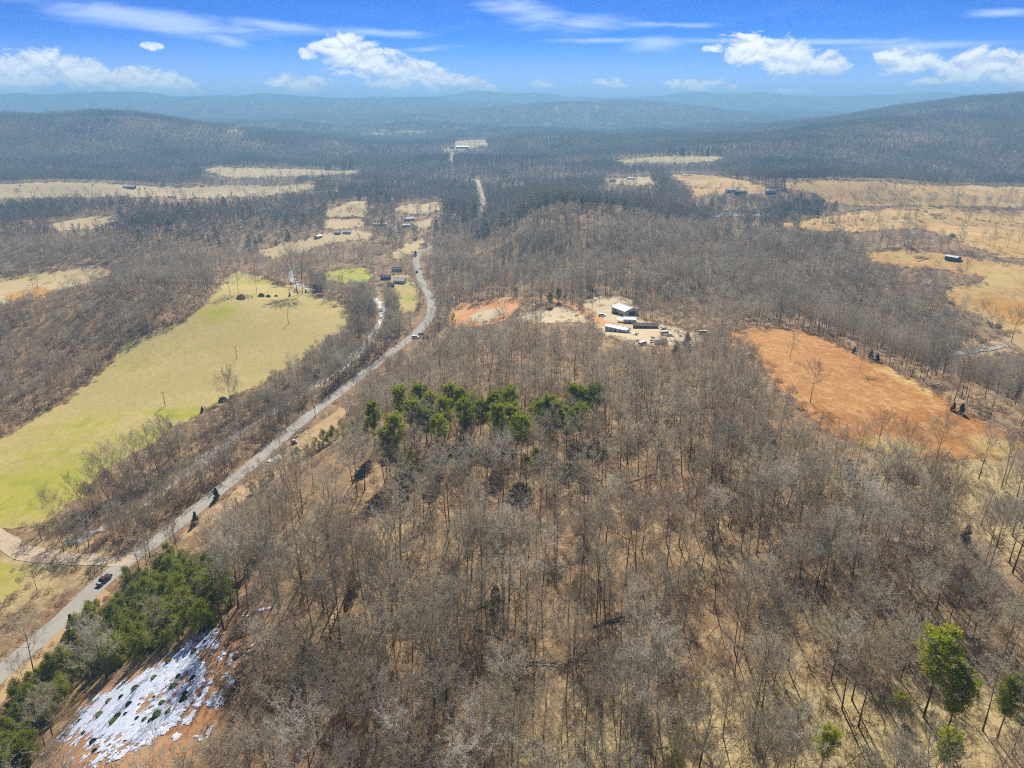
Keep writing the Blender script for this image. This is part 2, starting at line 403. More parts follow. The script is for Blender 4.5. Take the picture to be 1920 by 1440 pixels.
M['glass'] = mat_flat('dark glass', (.02, .025, .03), .08, .6, .05, 1)
M['rubber'] = mat_flat('tyre rubber', (.02, .02, .02), .8, .2, .1, 2)
M['chrome'] = mat_flat('steel', (.6, .6, .6), .3, .5, .05, 2, 1.0)
M['galv'] = mat_flat('galvanised steel', (.66, .67, .68), .5, .4, .08, 1.0)
M['lamp'] = mat_flat('lamp lens', (.7, .7, .65), .2, .5, .05, 2)
M['redlamp'] = mat_flat('tail lamp', (.4, .02, .02), .2, .5, .05, 2)
def paint(name, col): return mat_flat(name, col, .3, .5, .04, .8)
M['p_black'] = paint('black paint', (.02, .02, .022)); M['p_white'] = paint('white paint', (.78, .78, .78))
M['p_red'] = paint('maroon paint', (.10, .03, .03)); M['p_silver'] = paint('silver paint', (.5, .51, .52)); M['p_blue'] = paint('blue paint', (.06, .09, .16))

# ------------------------------------------------------------------ the ground: one sheet to the horizon
def blobs(x, y, spots):
    """soft ground-colour zones: spots of (px, py, radius_m, strength) found on the terrain"""
    a = np.zeros(np.shape(x))
    for (px, py, rx, ry, s) in spots:
        c = at(px, py); a = np.maximum(a, s * np.exp(-(((x - c.x) / rx) ** 2 + ((y - c.y) / ry) ** 2)))
    return a
def build_ground():
    nr, nc = 470, 470
    oy = -160.0
    r_ = np.geomspace(90, 15500, nr); th = np.linspace(R(-62), R(62), nc)
    rr, tt = np.meshgrid(r_, th, indexing='ij')
    x = (rr * np.sin(tt)).ravel(); y = (rr * np.cos(tt) + oy).ravel()
    z = height(x, y)
    v = np.stack([x, y, z], 1)
    i = np.arange(nr - 1)[:, None] * nc + np.arange(nc - 1)[None, :]
    f = np.stack([i, i + 1, i + nc + 1, i + nc], -1).reshape(-1, 4)[:, ::-1]
    me = mesh('ground', v, f, [M['ground']], None, True)
    g = blobs(x, y, [(1500, 1400, 50, 20, 1.0), (1330, 1420, 26, 12, 1.0), (1650, 1180, 30, 14, .5), (1350, 1060, 25, 16, .45), (880, 1080, 22, 20, .42), (1000, 900, 40, 16, .4), (720, 1000, 20, 16, .4), (1800, 1330, 28, 14, .9), (1800, 900, 32, 22, 1.0), (1650, 900, 26, 14, .8), (1900, 1000, 20, 18, .7),
                     (30, 1080, 25, 25, .9), (180, 1060, 12, 14, .7), (560, 600, 20, 20, .5), (1500, 880, 18, 12, .5), (250, 560, 40, 20, .4), (720, 560, 25, 40, .8),
                     (1800, 660, 40, 25, .6), (1700, 400, 120, 90, .6), (720, 440, 70, 90, .6), (520, 360, 250, 60, .5)])
    at_ = me.attributes.new('grass', 'FLOAT', 'POINT'); at_.data.foreach_set('value', g.astype(np.float32))
    tag(link('ground', me), 'brown leaf-littered ground of the wooded hills and valley', 'ground', kind='structure')
build_ground()

# ------------------------------------------------------------------ fields, dirt and roads laid on the ground
def lift(y): return .03 + np.maximum(y, 0) * 1.8e-4
def densify(poly, step=7.0, closed=True):
    out = []; n = len(poly)
    for i in range(n if closed else n - 1):
        a, b = np.array(poly[i], float), np.array(poly[(i + 1) % n], float)
        k = max(1, int(np.hypot(*(b - a)) / step))
        for j in range(k): out.append(a + (b - a) * j / k)
    if not closed: out.append(np.array(poly[-1], float))
    return out
EDGES = []
CLEAR = []                                   # picture outlines of the open ground, for keeping trees off it
def sheet(name, poly, mat, label, cat='field', extra=0.0, green=(), grid=None, clear=True, jitter=2.0, kind='structure', rough=1.0):
    if clear: CLEAR.append(poly)
    rnd = np.random.RandomState(len(CLEAR) * 7 + len(poly))
    ymid = sum(p[1] for p in poly) / len(poly); amp = min(6.0, max(.6, (ymid - 215) * .028)); sd0 = len(poly) + int(poly[0][0])
    pp = [(p[0] + rnd.uniform(-jitter, jitter) * rough + float(vnoise(p[0], p[1], 26, sd0)) * amp * 3, p[1] + rnd.uniform(-jitter, jitter) * .25 * rough + float(vnoise(p[0], p[1], 22, sd0 + 1)) * amp * 1.1) for p in densify(poly, 7)]
    w = unproj(pp)
    if cat in ('field', 'dirt') and clear: EDGES.append(w)
    x0, y0 = w.min(0); x1, y1 = w.max(0)
    g = grid or max(1.5, math.sqrt((x1 - x0) * (y1 - y0) / 3500))
    gx, gy = np.meshgrid(np.arange(x0 + g / 2, x1, g), np.arange(y0 + g / 2, y1, g)); gx, gy = gx.ravel(), gy.ravel()
    k = inside(gx, gy, w) & (dist_line(gx, gy, list(w) + [w[0]]) > g * .35)
    gx, gy = gx[k], gy[k]
    vin = [Vector(p) for p in w] + [Vector((a, b)) for a, b in zip(gx, gy)]
    n = len(w)
    res = delaunay_2d_cdt(vin, [(i, (i + 1) % n) for i in range(n)], [], 1, 1e-4)
    v2 = np.array([(p.x, p.y) for p in res[0]]); fs = res[2]
    z = height(v2[:, 0], v2[:, 1]) + lift(v2[:, 1]) + extra
    me = mesh(name, np.column_stack([v2, z]), [f if (v2[f[1]][0] - v2[f[0]][0]) * (v2[f[2]][1] - v2[f[0]][1]) - (v2[f[1]][1] - v2[f[0]][1]) * (v2[f[2]][0] - v2[f[0]][0]) > 0 else f[::-1] for f in fs], [mat], None, True)
    a = me.attributes.new('green', 'FLOAT', 'POINT'); a.data.foreach_set('value', blobs(v2[:, 0], v2[:, 1], green).astype(np.float32) if green else np.zeros(len(v2), np.float32))
    return tag(link(name, me), label, cat, kind=kind)

sheet('field', [(-40, 850), (0, 822), (60, 790), (120, 752), (190, 700), (222, 660), (240, 640), (300, 615), (345, 600), (382, 575), (402, 548), (425, 520), (440, 510), (480, 513), (520, 538), (580, 533),
                (600, 560), (640, 570), (655, 590), (640, 620), (600, 650), (560, 680), (500, 715), (440, 745), (380, 775), (320, 800), (290, 830), (200, 880), (150, 930), (90, 985), (0, 990), (-60, 990)],
      M['pasture'], 'large yellow-green pasture with three utility poles beside the creek', extra=.0, grid=2.2,
      green=[(60, 920, 30, 32, .9), (330, 775, 22, 9, .9), (150, 800, 30, 26, .6), (410, 585, 16, 26, .75), (120, 860, 60, 40, .55), (270, 820, 18, 14, .8), (470, 530, 25, 30, .7), (560, 525, 25, 20, .6), (250, 690, 20, 22, .45)])
sheet('field', [(608, 510), (640, 505), (690, 506), (692, 528), (650, 532), (612, 527)], M['bright_grass'], 'small bright green grass plot among creek trees beside the houses')
sheet('field', [(-40, 535), (0, 525), (80, 510), (170, 497), (205, 500), (208, 516), (140, 535), (60, 556), (0, 572), (-40, 580)], M['hay'], 'tan field with an orange bare patch above the wooded knoll', green=[(60, 520, 40, 20, .6)])
sheet('dirt', [(5, 562), (30, 548), (70, 538), (105, 543), (85, 558), (40, 568)], M['orange'], 'orange bare patch at the edge of the tan field', 'dirt', .12, clear=False)
sheet('field', [(-40, 346), (0, 345), (100, 340), (230, 345), (330, 352), (380, 348), (500, 348), (590, 345), (590, 356), (500, 368), (400, 373), (300, 371), (200, 371), (100, 372), (-40, 375)], M['hay'], 'long pale hay field with a white-roofed barn under the wooded hill')
sheet('field', [(85, 424), (160, 406), (235, 402), (232, 411), (180, 428), (110, 432)], M['hay'], 'thin pale field strip between two belts of bare trees')
sheet('field', [(372, 320), (410, 313), (500, 316), (675, 320), (675, 326), (600, 331), (500, 332), (440, 335), (400, 329)], M['hay'], 'narrow pale field behind a row of bare trees below the hill')
sheet('field', [(610, 398), (660, 378), (692, 376), (684, 408), (612, 407)], M['hay'], 'pale field sloping up into the woods beyond the creek')
sheet('field', [(612, 411), (682, 410), (682, 424), (640, 432), (612, 429)], M['hay'], 'pale field just below a dark hedge line')
sheet('field', [(482, 470), (540, 454), (610, 438), (660, 430), (705, 437), (692, 449), (600, 460), (560, 474), (500, 488)], M['hay'], 'long tan paddock with white sheds at its upper end')
sheet('field', [(738, 390), (770, 380), (832, 380), (828, 397), (790, 402), (752, 399)], M['hay'], 'square pale field beside the dark wooded slope')
sheet('field', [(770, 417), (816, 407), (815, 425), (785, 431)], M['hay'], 'small pale field right of the white houses')
sheet('field', [(716, 480), (760, 462), (790, 447), (800, 452), (782, 472), (740, 487)], M['hay'], 'narrow tan field along the far bend of the road')
sheet('field', [(716, 512), (768, 518), (778, 545), (786, 570), (772, 590), (752, 585), (742, 550), (728, 536)], M['pasture'], 'yellowish yard around the creekside houses', green=[(765, 560, 10, 20, .6)])
sheet('field', [(1140, 301), (1200, 295), (1260, 291), (1362, 293), (1355, 299), (1310, 306), (1230, 307), (1170, 305)], M['hay'], 'thin pale field strip far off in the blue woods', green=[(1260, 298, 400, 80, .5)])
sheet('field', [(1243, 328), (1290, 326), (1340, 328), (1390, 338), (1430, 350), (1452, 357), (1440, 363), (1350, 365), (1297, 369), (1290, 352), (1262, 337)], M['gold'], 'rounded tan hay field with a dark rail at its far edge')
sheet('field', [(1122, 346), (1135, 336), (1160, 333), (1215, 331), (1238, 345), (1200, 349), (1160, 347)], M['hay'], 'small sunlit clearing with two pale houses among trees')
sheet('field', [(1450, 346), (1480, 340), (1540, 338), (1620, 338), (1720, 345), (1760, 348), (1960, 350), (1960, 392), (1850, 388), (1750, 386), (1700, 388), (1600, 386), (1550, 378), (1530, 364)], M['gold'], 'broad tan hillside field dotted with bare trees')
sheet('field', [(1440, 419), (1500, 414), (1560, 403), (1640, 392), (1700, 388), (1800, 390), (1960, 400), (1960, 490), (1880, 482), (1830, 466), (1790, 451), (1760, 441), (1720, 432), (1660, 432), (1620, 436), (1560, 437), (1480, 428)], M['gold'], 'wide golden field with lone trees beyond the wooded draw', green=[(1850, 440, 60, 40, .4)])
sheet('field', [(1615, 474), (1680, 468), (1740, 470), (1800, 478), (1870, 490), (1960, 500), (1960, 665), (1890, 622), (1850, 600), (1800, 575), (1768, 556), (1770, 545), (1838, 530), (1845, 520), (1790, 511), (1700, 500), (1640, 490)], M['gold'], 'golden ridge pasture holding a hoop frame and white shed', green=[(1700, 480, 25, 25, .5), (1880, 520, 40, 40, .5)])
sheet('dirt', [(1815, 563), (1850, 556), (1890, 560), (1925, 572), (1935, 610), (1895, 608), (1858, 590)], M['orange'], 'bright orange patch at the lower edge of the ridge pasture', 'dirt', .12, clear=False)
sheet('dirt', [(1628, 487), (1680, 490), (1760, 499), (1840, 514), (1842, 518), (1760, 503), (1680, 494), (1628, 490)], M['clay'], 'thin reddish farm track across the ridge pasture', 'dirt', .14, clear=False)
sheet('dirt', [(1770, 690), (1800, 660), (1850, 640), (1900, 625), (1960, 640), (1960, 665), (1880, 660), (1830, 675)], M['verge'], 'tan strip of open ground along the dry creek bend', 'dirt')
sheet('field', [(1362, 623), (1420, 617), (1470, 616), (1505, 622), (1545, 636), (1600, 660), (1680, 695), (1740, 730), (1800, 765), (1860, 796), (1925, 838), (1900, 858), (1800, 862), (1700, 858), (1610, 838), (1545, 808), (1500, 768), (1462, 726), (1432, 686), (1402, 652)], M['russet'],
      'russet-orange ridge field with a few lone bare trees', grid=1.6,
      green=[(1700, 712, 7, 30, .75), (1650, 838, 26, 9, .7), (1870, 838, 12, 12, .75)])
sheet('dirt', [(846, 577), (870, 570), (900, 565), (960, 557), (1003, 556), (1008, 560), (985, 568), (968, 580), (945, 600), (900, 607), (850, 614), (838, 610)], M['clay'], 'cut orange clay pad beside the hilltop driveway', 'dirt')
sheet('dirt', [(872, 592), (905, 580), (940, 576), (950, 588), (915, 600), (880, 603)], M['pale'], 'pale levelled middle of the clay pad', 'dirt', .12, clear=False)
sheet('dirt', [(955, 600), (975, 588), (1010, 583), (1050, 574), (1100, 588), (1118, 606), (1060, 606), (1000, 606)], M['pale'], 'pale bare clearing between the clay pad and the houses', 'dirt')
sheet('dirt', [(1090, 566), (1112, 558), (1150, 552), (1182, 560), (1196, 580), (1205, 600), (1250, 615), (1318, 625), (1318, 640), (1260, 650), (1200, 650), (1130, 628), (1104, 606)], M['pale'], 'pale bare yard around the hilltop buildings', 'dirt', green=())
sheet('dirt', [(836, 612), (850, 613), (846, 630), (815, 650), (760, 690), (742, 690), (790, 655), (820, 630)], M['verge'], 'bare strip beside the parked cars along the road', 'dirt')
sheet('verge', [(636, 766), (655, 772), (642, 796), (584, 840), (524, 890), (452, 942), (352, 1012), (330, 1012), (420, 935), (500, 878), (560, 825), (600, 788)], M['verge'], 'tan cleared strip of ground beside the paved road', 'verge')
sheet('verge', [(40, 1245), (130, 1165), (200, 1105), (215, 1112), (140, 1185), (60, 1265), (0, 1325), (-30, 1340)], M['verge'], 'narrow tan grass verge beside the near road', 'verge', clear=False)
SNOWCLR = [(90, 1440), (150, 1310), (230, 1268), (300, 1236), (360, 1192), (440, 1182), (468, 1212), (450, 1255), (412, 1330), (370, 1392), (345, 1460), (30, 1470), (0, 1470), (60, 1400)]
sheet('dirt', SNOWCLR, M['redsoil'], 'cut red and tan soil slope under the snow patch', 'dirt', grid=1.0)
sheet('field', [(-60, 1120), (-60, 1035), (0, 1052), (60, 1062), (40, 1100), (0, 1130)], M['pasture'], 'corner of golden grass left of the side track', green=[(0, 1080, 20, 20, .6)])

def spline(pts, n=14):
    p = [np.array(a, float) for a in pts]; p = [2 * p[0] - p[1]] + p + [2 * p[-1] - p[-2]]; out = []
    for i in range(1, len(p) - 2):
        for t in np.linspace(0, 1, n, endpoint=False):
            a, b, c, d = p[i - 1], p[i], p[i + 1], p[i + 2]
            out.append(.5 * (2 * b + (c - a) * t + (2 * a - 5 * b + 4 * c - d) * t * t + (3 * b - 3 * c + d - a) * t ** 3))
    out.append(p[-2]); return np.array(out)
def ribbon(name, line, width, mat, label, cat, extra, wob=.25, kind='structure'):
    n = len(line); d = np.gradient(line, axis=0); d /= np.linalg.norm(d, axis=1)[:, None]; nrm = np.column_stack([-d[:, 1], d[:, 0]])
    w = np.broadcast_to(np.asarray(width, float), (n,)) / 2
    k = 7; v = []
    for j, s_ in enumerate(np.linspace(-1, 1, k)):
        ww = w + (vnoise(line[:, 0] * 1.0, line[:, 1], 5, 50 + j) * wob * 2 if j in (0, k - 1) else 0)
        v.append(line + nrm * (s_ * ww)[:, None])
    v = np.stack(v, 1).reshape(-1, 2)
    z = height(v[:, 0], v[:, 1]) + lift(v[:, 1]) + extra
    f = [(i * k + j, i * k + j + 1, (i + 1) * k + j + 1, (i + 1) * k + j)[::-1] for i in range(n - 1) for j in range(k - 1)]
    return tag(link(name, mesh(name, np.column_stack([v, z]), f, [mat], None, True)), label, cat, kind=kind)
ROADPX = [(-70, 1330), (0, 1263), (60, 1212), (120, 1158), (180, 1101), (240, 1052), (300, 1009), (360, 962), (430, 905), (480, 865), (540, 812), (590, 771), (650, 726), (700, 687), (740, 656), (772, 632), (798, 606), (809, 580), (805, 555), (791, 530), (783, 505), (780, 487), (790, 474), (815, 460), (850, 446)]
ROAD = spline(unproj(ROADPX)); ribbon('road', ROAD, 6.6, M['asphalt'], 'pale worn paved road winding up the valley', 'road', .03)
SIDE = spline(unproj([(-60, 985), (0, 1012), (45, 1036), (100, 1046), (170, 1050), (228, 1052), (250, 1047)])); ribbon('road', SIDE, np.linspace(9, 5, len(SIDE)), M['gravel'], 'tan dirt side road crossing the creek to the pavement', 'road', .04, .9)
DRIVE = spline(unproj([(838, 612), (880, 610), (930, 604), (950, 590), (970, 572), (1000, 559), (1040, 564), (1075, 573), (1105, 590), (1130, 606), (1165, 610)])); ribbon('driveway', DRIVE, 9.0, M['clay'], 'orange clay driveway climbing to the hilltop buildings', 'driveway', .10, .8)
FARROAD = spline(unproj([(912, 386), (905, 375), (899, 358), (894, 338)])); ribbon('road', FARROAD, 12, M['gravel'], 'far pale stretch of road vanishing into the woods', 'road', .1, 1.0)
FIELDROAD = spline(unproj([(1085, 381), (1160, 377), (1240, 372), (1300, 369), (1360, 366), (1420, 363), (1450, 360)])); ribbon('road', FIELDROAD, 7, M['gravel'], 'pale lane running along the foot of the rounded hay field', 'road', .1, .6)
FARCLR = [(855, 265), (875, 262), (910, 262), (916, 274), (880, 279), (850, 284), (828, 284), (830, 277), (852, 275)]
sheet('field', FARCLR, M['hay'], 'far pale clearing with a long low building in blue woods')
CLEAR.append([(838, 300), (848, 284), (858, 284), (850, 300)])
sheet('road', [(838, 300), (848, 285), (856, 285), (848, 301)], M['gravel'], 'far pale road cut leading up to the clearing', 'road', clear=False)
for k, (x, y, w, h) in enumerate([(715, 251, 55, 2), (765, 248, 45, 2.5), (650, 236, 40, 1.6), (440, 245, 25, 2), (380, 220, 16, 1.4)]):
    sheet('field', [(x - w, y + h * .6), (x - w * .4, y - h), (x + w * .8, y - h * .8), (x + w, y + h * .3), (x, y + h)], M['hay'],
          ['long pale farm strip far across the blue valley floor', 'pale farm strip with tiny trees far across the valley', 'small pale clearing far out below the blue ridge', 'pale clearing behind the wooded hill shoulder', 'faint pale clearing at the foot of the far ridge'][k])

CREEKPX = [(120, 1020), (160, 1003), (205, 985), (262, 950), (330, 902), (400, 852), (470, 800), (560, 742), (640, 690), (690, 640), (712, 605), (718, 588), (714, 572), (692, 558), (650, 549), (600, 545), (565, 538), (545, 515), (560, 498)]
CREEK = spline(unproj(CREEKPX)); ribbon('creek', CREEK, 4.5 + 2 * np.sin(np.linspace(0, 30, len(CREEK))), M['water'], 'shallow stony creek winding between the pasture and the road', 'creek', .05, 2.2)
ribbon('creek', spline(unproj([(1330, 404), (1380, 402), (1440, 402)])), 16, M['water'], 'bright glint of creek water behind the central woods', 'creek', .05, 3)
ribbon('creek', spline(unproj([(1762, 668), (1800, 664), (1850, 655), (1880, 648)])), 5, M['water'], 'dark creek bend below the ridge pasture', 'creek', .3, 1.5)
CLEAR.append([(1335, 398), (1445, 398), (1445, 405), (1335, 406)])
CLEAR.append([(0, 1010), (45, 1028), (110, 1040), (228, 1044), (228, 1058), (110, 1058), (30, 1050), (0, 1035)])
CLEAR.append([(690, 553), (722, 560), (724, 600), (704, 600), (706, 570)])
CLEAR.append([(890, 334), (898, 334), (906, 360), (914, 386), (902, 388), (896, 360)])
for (a, b) in zip(ROADPX[:-1], ROADPX[1:]):            # the open view along the road
    if not (230 < a[0] < 470) and a[1] > 470:
        k = .028 * (a[1] - 190); CLEAR.append([(a[0] - k, a[1]), (b[0] - k, b[1]), (b[0] + k * .6, b[1] + 1), (a[0] + k * .6, a[1] + 1)])

# snow: a thin broken crust on the cut slope
def build_snow():
    poly = [(118, 1384), (150, 1330), (200, 1298), (262, 1266), (330, 1224), (352, 1202), (400, 1188), (458, 1210), (442, 1250), (415, 1300), (382, 1345), (332, 1386), (250, 1406), (180, 1426), (165, 1415), (185, 1395)]
    w = unproj(densify(poly, 12)); ruts = [unproj([(417, 1205), (400, 1240), (387, 1271), (363, 1318), (335, 1355), (305, 1395)]), unproj([(430, 1218), (405, 1275), (378, 1330), (350, 1375), (335, 1400)]), unproj([(420, 1200), (448, 1222)]), unproj([(395, 1212), (378, 1225), (392, 1240)])]
    g = .24; x0, y0 = w.min(0) - 1.5; x1, y1 = w.max(0) + 1.5
    nx, ny = int((x1 - x0) / g), int((y1 - y0) / g)
    X, Y = np.meshgrid(np.arange(nx + 1) * g + x0, np.arange(ny + 1) * g + y0)
    rs = np.random.RandomState(5); X = X + rs.uniform(-.09, .09, X.shape); Y = Y + rs.uniform(-.09, .09, Y.shape)
    d = dist_line(X, Y, list(w) + [w[0]]); ins = inside(X, Y, w); sd_ = np.where(ins, d, -d)
    n = vnoise(X, Y, 4.5, 81) * .9 + vnoise(X, Y, 1.7, 82) * 1.1 + vnoise(X, Y, .75, 83) * 1.2 + vnoise(X, Y, .5, 84) * 1.15
    val = np.clip(sd_ / 3.0, -1, 1) * .55 + .02 + n * 1.0
    for rl, wd in zip(ruts, (.7, .8, 1.2, 1.0)): val -= 1.1 * np.exp(-(dist_line(X, Y, rl) / wd) ** 2)
    th = np.clip(val, 0, .5) * .3
    Z = height(X, Y) + lift(Y) + .03 + th
    keep = (val[:-1, :-1] + val[1:, 1:] + val[:-1, 1:] + val[1:, :-1]) / 4 > .1
    idx = np.arange((nx + 1) * (ny + 1)).reshape(ny + 1, nx + 1)
    f = np.stack([idx[:-1, :-1], idx[:-1, 1:], idx[1:, 1:], idx[1:, :-1]], -1)[keep]
    used, inv = np.unique(f, return_inverse=True)
    v = np.stack([X, Y, Z], -1).reshape(-1, 3)[used]
    tag(link('snow', mesh('snow', v, inv.reshape(-1, 4), [M['snow']], None, True)), 'patchy melting snow on the cleared slope beside the cedars', 'snow', kind='stuff')
build_snow()

# ------------------------------------------------------------------ trees
def rvec(r): 
    a = r.uniform(0, 2 * math.pi); z = r.uniform(-1, 1); s_ = math.sqrt(1 - z * z)
    return Vector((s_ * math.cos(a), s_ * math.sin(a), z))
def spike(mb, p, d, L, w, r):
    e = d.cross(rvec(r)); e = e.normalized() * (w / 2) if e.length > 1e-4 else Vector((w / 2, 0, 0))
    mb.tri(p - e, p + e, p + d * L)
def bare_tree(seed, h=15.0, cr=4.0, limbs=13, branches=8, twigs=7, sub=3, tw=.042, fork=.38, lean=.03, tubes=True):
    """a leafless hardwood: (trunk, crown) collectors; trunk holds stem and limbs, crown the branches and twigs"""
    r = random.Random(seed); T, C = MB(), MB()
    az0 = r.uniform(0, 6.28); ld = Vector((math.cos(az0), math.sin(az0), 0)) * lean
    n = 8; pts = []; wob = Vector((0, 0, 0)); R0 = .0095 * h
    for i in range(n + 1):
        t = i / n; wob = wob + Vector((r.uniform(-1, 1), r.uniform(-1, 1), 0)) * h * .008
        pts.append(Vector((0, 0, t * h * .93 - .3 * (i == 0))) + ld * (t * h) + wob * t)
    rad = [R0 * (1.25 if i == 0 else 1) * (1 - .95 * (i / n) ** .85) + .012 for i in range(n + 1)]
    T.tube(pts, rad, 6 if tubes else 3, False)
    def stem(t):
        x = t * n; i = min(int(x), n - 1); return pts[i].lerp(pts[i + 1], x - i), rad[i] + (rad[i + 1] - rad[i]) * (x - i)
    ga = r.uniform(0, 6.28)
    for k in range(limbs):
        t = fork + (.97 - fork) * ((k + r.uniform(.0, .8)) / limbs); p, rr = stem(t); ga += 2.4 + r.uniform(-.5, .5)
        u = (t - fork) / (1 - fork)
        L = cr * (1.18 - .55 * u ** 1.6) * r.uniform(.75, 1.15)
        el = R(r.uniform(12, 36) + 34 * u)
        d = Vector((math.cos(ga) * math.cos(el), math.sin(ga) * math.cos(el), math.sin(el)))
        lp = [p]; m_ = 5
        for j in range(m_):
            d = (d + Vector((0, 0, .11)) + rvec(r) * .16).normalized(); lp.append(lp[-1] + d * L / m_)
        lr = [max(rr * .55 * (1 - .85 * j / m_), .014) for j in range(m_ + 1)]
        (T if tubes else C).tube(lp, lr, 4 if tubes else 3, False)
        for b in range(branches):
            x = (.22 + .78 * (b + r.random()) / branches) * m_; i = min(int(x), m_ - 1); bp = lp[i].lerp(lp[i + 1], x - i)
            ld_ = (lp[i + 1] - lp[i]).normalized()
            bd = (ld_ * .75 + rvec(r) * .85 + Vector((0, 0, .28))).normalized(); BL = L * r.uniform(.28, .5) * (1.1 - .4 * x / m_)
            bpts = [bp]
            for j in range(2): bd = (bd + rvec(r) * .22 + Vector((0, 0, .1))).normalized(); bpts.append(bpts[-1] + bd * BL / 2)
            if tubes: C.tube(bpts, [max(.30 * lr[i], .016), .016, .008], 3, False)
            else: spike(C, bpts[0], (bpts[2] - bpts[0]).normalized(), BL, tw * 1.5, r)
            for w in range(twigs):
                y = (w + r.random()) / twigs * 2; i2 = min(int(y), 1); tp = bpts[i2].lerp(bpts[i2 + 1], y - i2)
                td = (bd * .7 + rvec(r) * .95 + Vector((0, 0, .25))).normalized(); TL = BL * r.uniform(.3, .6)
                spike(C, tp, td, TL, tw, r)
                for s_ in range(sub):
                    spike(C, tp + td * TL * r.uniform(.2, .8), (td * .7 + rvec(r)).normalized(), TL * r.uniform(.4, .75), tw * .75, r)
    return T, C
def needles(mb, c, rad, n, w, L, r, flat=.75):
    for _ in range(n):
        d = rvec(r); d.z *= flat; p = c + d * rad * r.uniform(.15, 1.0)
        o = (d + rvec(r) * .9 + Vector((0, 0, .35))).normalized()
        spike(mb, p, o, L * r.uniform(.6, 1.3), w * r.uniform(.7, 1.3), r)
def pine_tree(seed, h=17.0, cr=3.1, base=.5, clumps=62, n=66, w=.2, L=.55):
    r = random.Random(seed); T, C = MB(), MB(); m_ = 8
    pts = []; wob = Vector((0, 0, 0))
    for i in range(m_ + 1):
        wob = wob + Vector((r.uniform(-1, 1), r.uniform(-1, 1), 0)) * .1; pts.append(Vector((0, 0, h * .97 * i / m_ - (.3 if i == 0 else 0))) + wob)
    rad = [.19 * (1 - .9 * i / m_) + .02 for i in range(m_ + 1)]
    T.tube(pts, rad, 6, False); ga = r.uniform(0, 6.28)
    for k in range(clumps):
        u = ((k + r.random()) / clumps) ** .85; t = base + (1 - base) * u; x = t * m_; i = min(int(x), m_ - 1); p = pts[i].lerp(pts[i + 1], x - i)
        ga += 2.4 + r.uniform(-.4, .4); prof = math.sin(math.pi * min(1, .12 + .88 * (1 - u) ** .75)) ** .6
        Lb = cr * prof * r.uniform(.45, 1.05); e = R(5 + 45 * u + r.uniform(-10, 15))
        d = Vector((math.cos(ga) * math.cos(e), math.sin(ga) * math.cos(e), math.sin(e)))
        q_ = p + d * Lb; T.tube([p, p.lerp(q_, .5) - Vector((0, 0, .08)), q_], [.05, .035, .012], 3, False)
        needles(C, q_, .95 * (1.15 - .4 * u), n, w, L, r)
        needles(C, p.lerp(q_, .6), .55, n // 3, w, L, r)
    needles(C, pts[-1], .6, n, w, L, r)
    return T, C
def cedar_tree(seed, h=7.0, cr=1.9, n=2600, w=.16, L=.42, power=.8, low=.04):
    r = random.Random(seed); T, C = MB(), MB()
    T.tube([Vector((0, 0, -.2)), Vector((.04, .02, h * .5)), Vector((0, .05, h * .93))], [.13, .08, .02], 5, False)
    lob = [(r.uniform(0, 6.28), r.uniform(.1, .9), r.uniform(.75, 1.25)) for _ in range(16)]
    for _ in range(n):
        u = r.random() ** 1.25; a = r.uniform(0, 6.28)
        k = 1.0
        for (la, lu, ls) in lob:
            dd = (math.cos(a - la) - 1) * 3 - ((u - lu) * 6) ** 2
            k += (ls - 1) * math.exp(dd) * 1.6
        prof = (1 - u) ** power * (.55 + .45 * min(1, u / .15)); rr = cr * prof * k * r.uniform(.55, 1.0) ** .6 + .06
        p = Vector((math.cos(a) * rr, math.sin(a) * rr, h * (low + (1 - low) * u)))
        o = (Vector((math.cos(a), math.sin(a), .55)) + rvec(r) * .8).normalized()
        spike(C, p, o, L * r.uniform(.6, 1.3), w * r.uniform(.7, 1.3), r)
    return T, C
def shrub(seed, rad=1.2, hgt=1.1, n=420, w=.1, L=.45):
    r = random.Random(seed); S, C = MB(), MB()
    for k in range(7):
        a = r.uniform(0, 6.28); e = Vector((math.cos(a) * rad * .6, math.sin(a) * rad * .6, hgt * r.uniform(.6, .9)))
        S.tube([Vector((0, 0, -.1)), e * .5, e], [.05, .03, .012], 3, False)
    for _ in range(n):
        d = rvec(r); d.z = abs(d.z); p = Vector((d.x * rad, d.y * rad, d.z * hgt)) * r.uniform(.45, 1.0) ** .5
        spike(C, p, (d + rvec(r) * .9 + Vector((0, 0, .3))).normalized(), L * r.uniform(.5, 1.2), w, r)
    return S, C
def kit(TC, tm, cm): return (TC[0].me('trunk', tm, True), TC[1].me('crown', cm))
def joined(name, TC, tm, cm):
    T, C = TC; n = len(T.v)
    return mesh(name, T.v + C.v, T.f + [tuple(i + n for i in f) for f in C.f], [tm, cm], [0] * len(T.f) + [1] * len(C.f))

rg = random.Random(11)
NEAR_PARAM = [dict(h=rg.uniform(12, 17), cr=rg.uniform(4.4, 6.6), limbs=rg.choice([13, 15, 17]), lean=rg.uniform(.0, .07), fork=rg.uniform(.30, .5)) for _ in range(14)]
NEAR_TC = [bare_tree(100 + i, **p) for i, p in enumerate(NEAR_PARAM)]
NEAR = [kit(tc, M['trunk'], M['pale_twig'] if i in (2, 7, 9, 12) else M['twig']) for i, tc in enumerate(NEAR_TC)]
NEAR_H = [p['h'] for p in NEAR_PARAM]
MID_PARAM = [dict(h=rg.uniform(12.5, 16), cr=rg.uniform(4.3, 5.8), limbs=rg.choice([12, 13, 15]), lean=rg.uniform(.0, .06), fork=rg.uniform(.28, .48)) for _ in range(8)]
MID = [joined('bare tree shape', bare_tree(300 + i, branches=7, twigs=6, sub=2, tw=.065, **p), M['trunk'], M['twig']) for i, p in enumerate(MID_PARAM)]
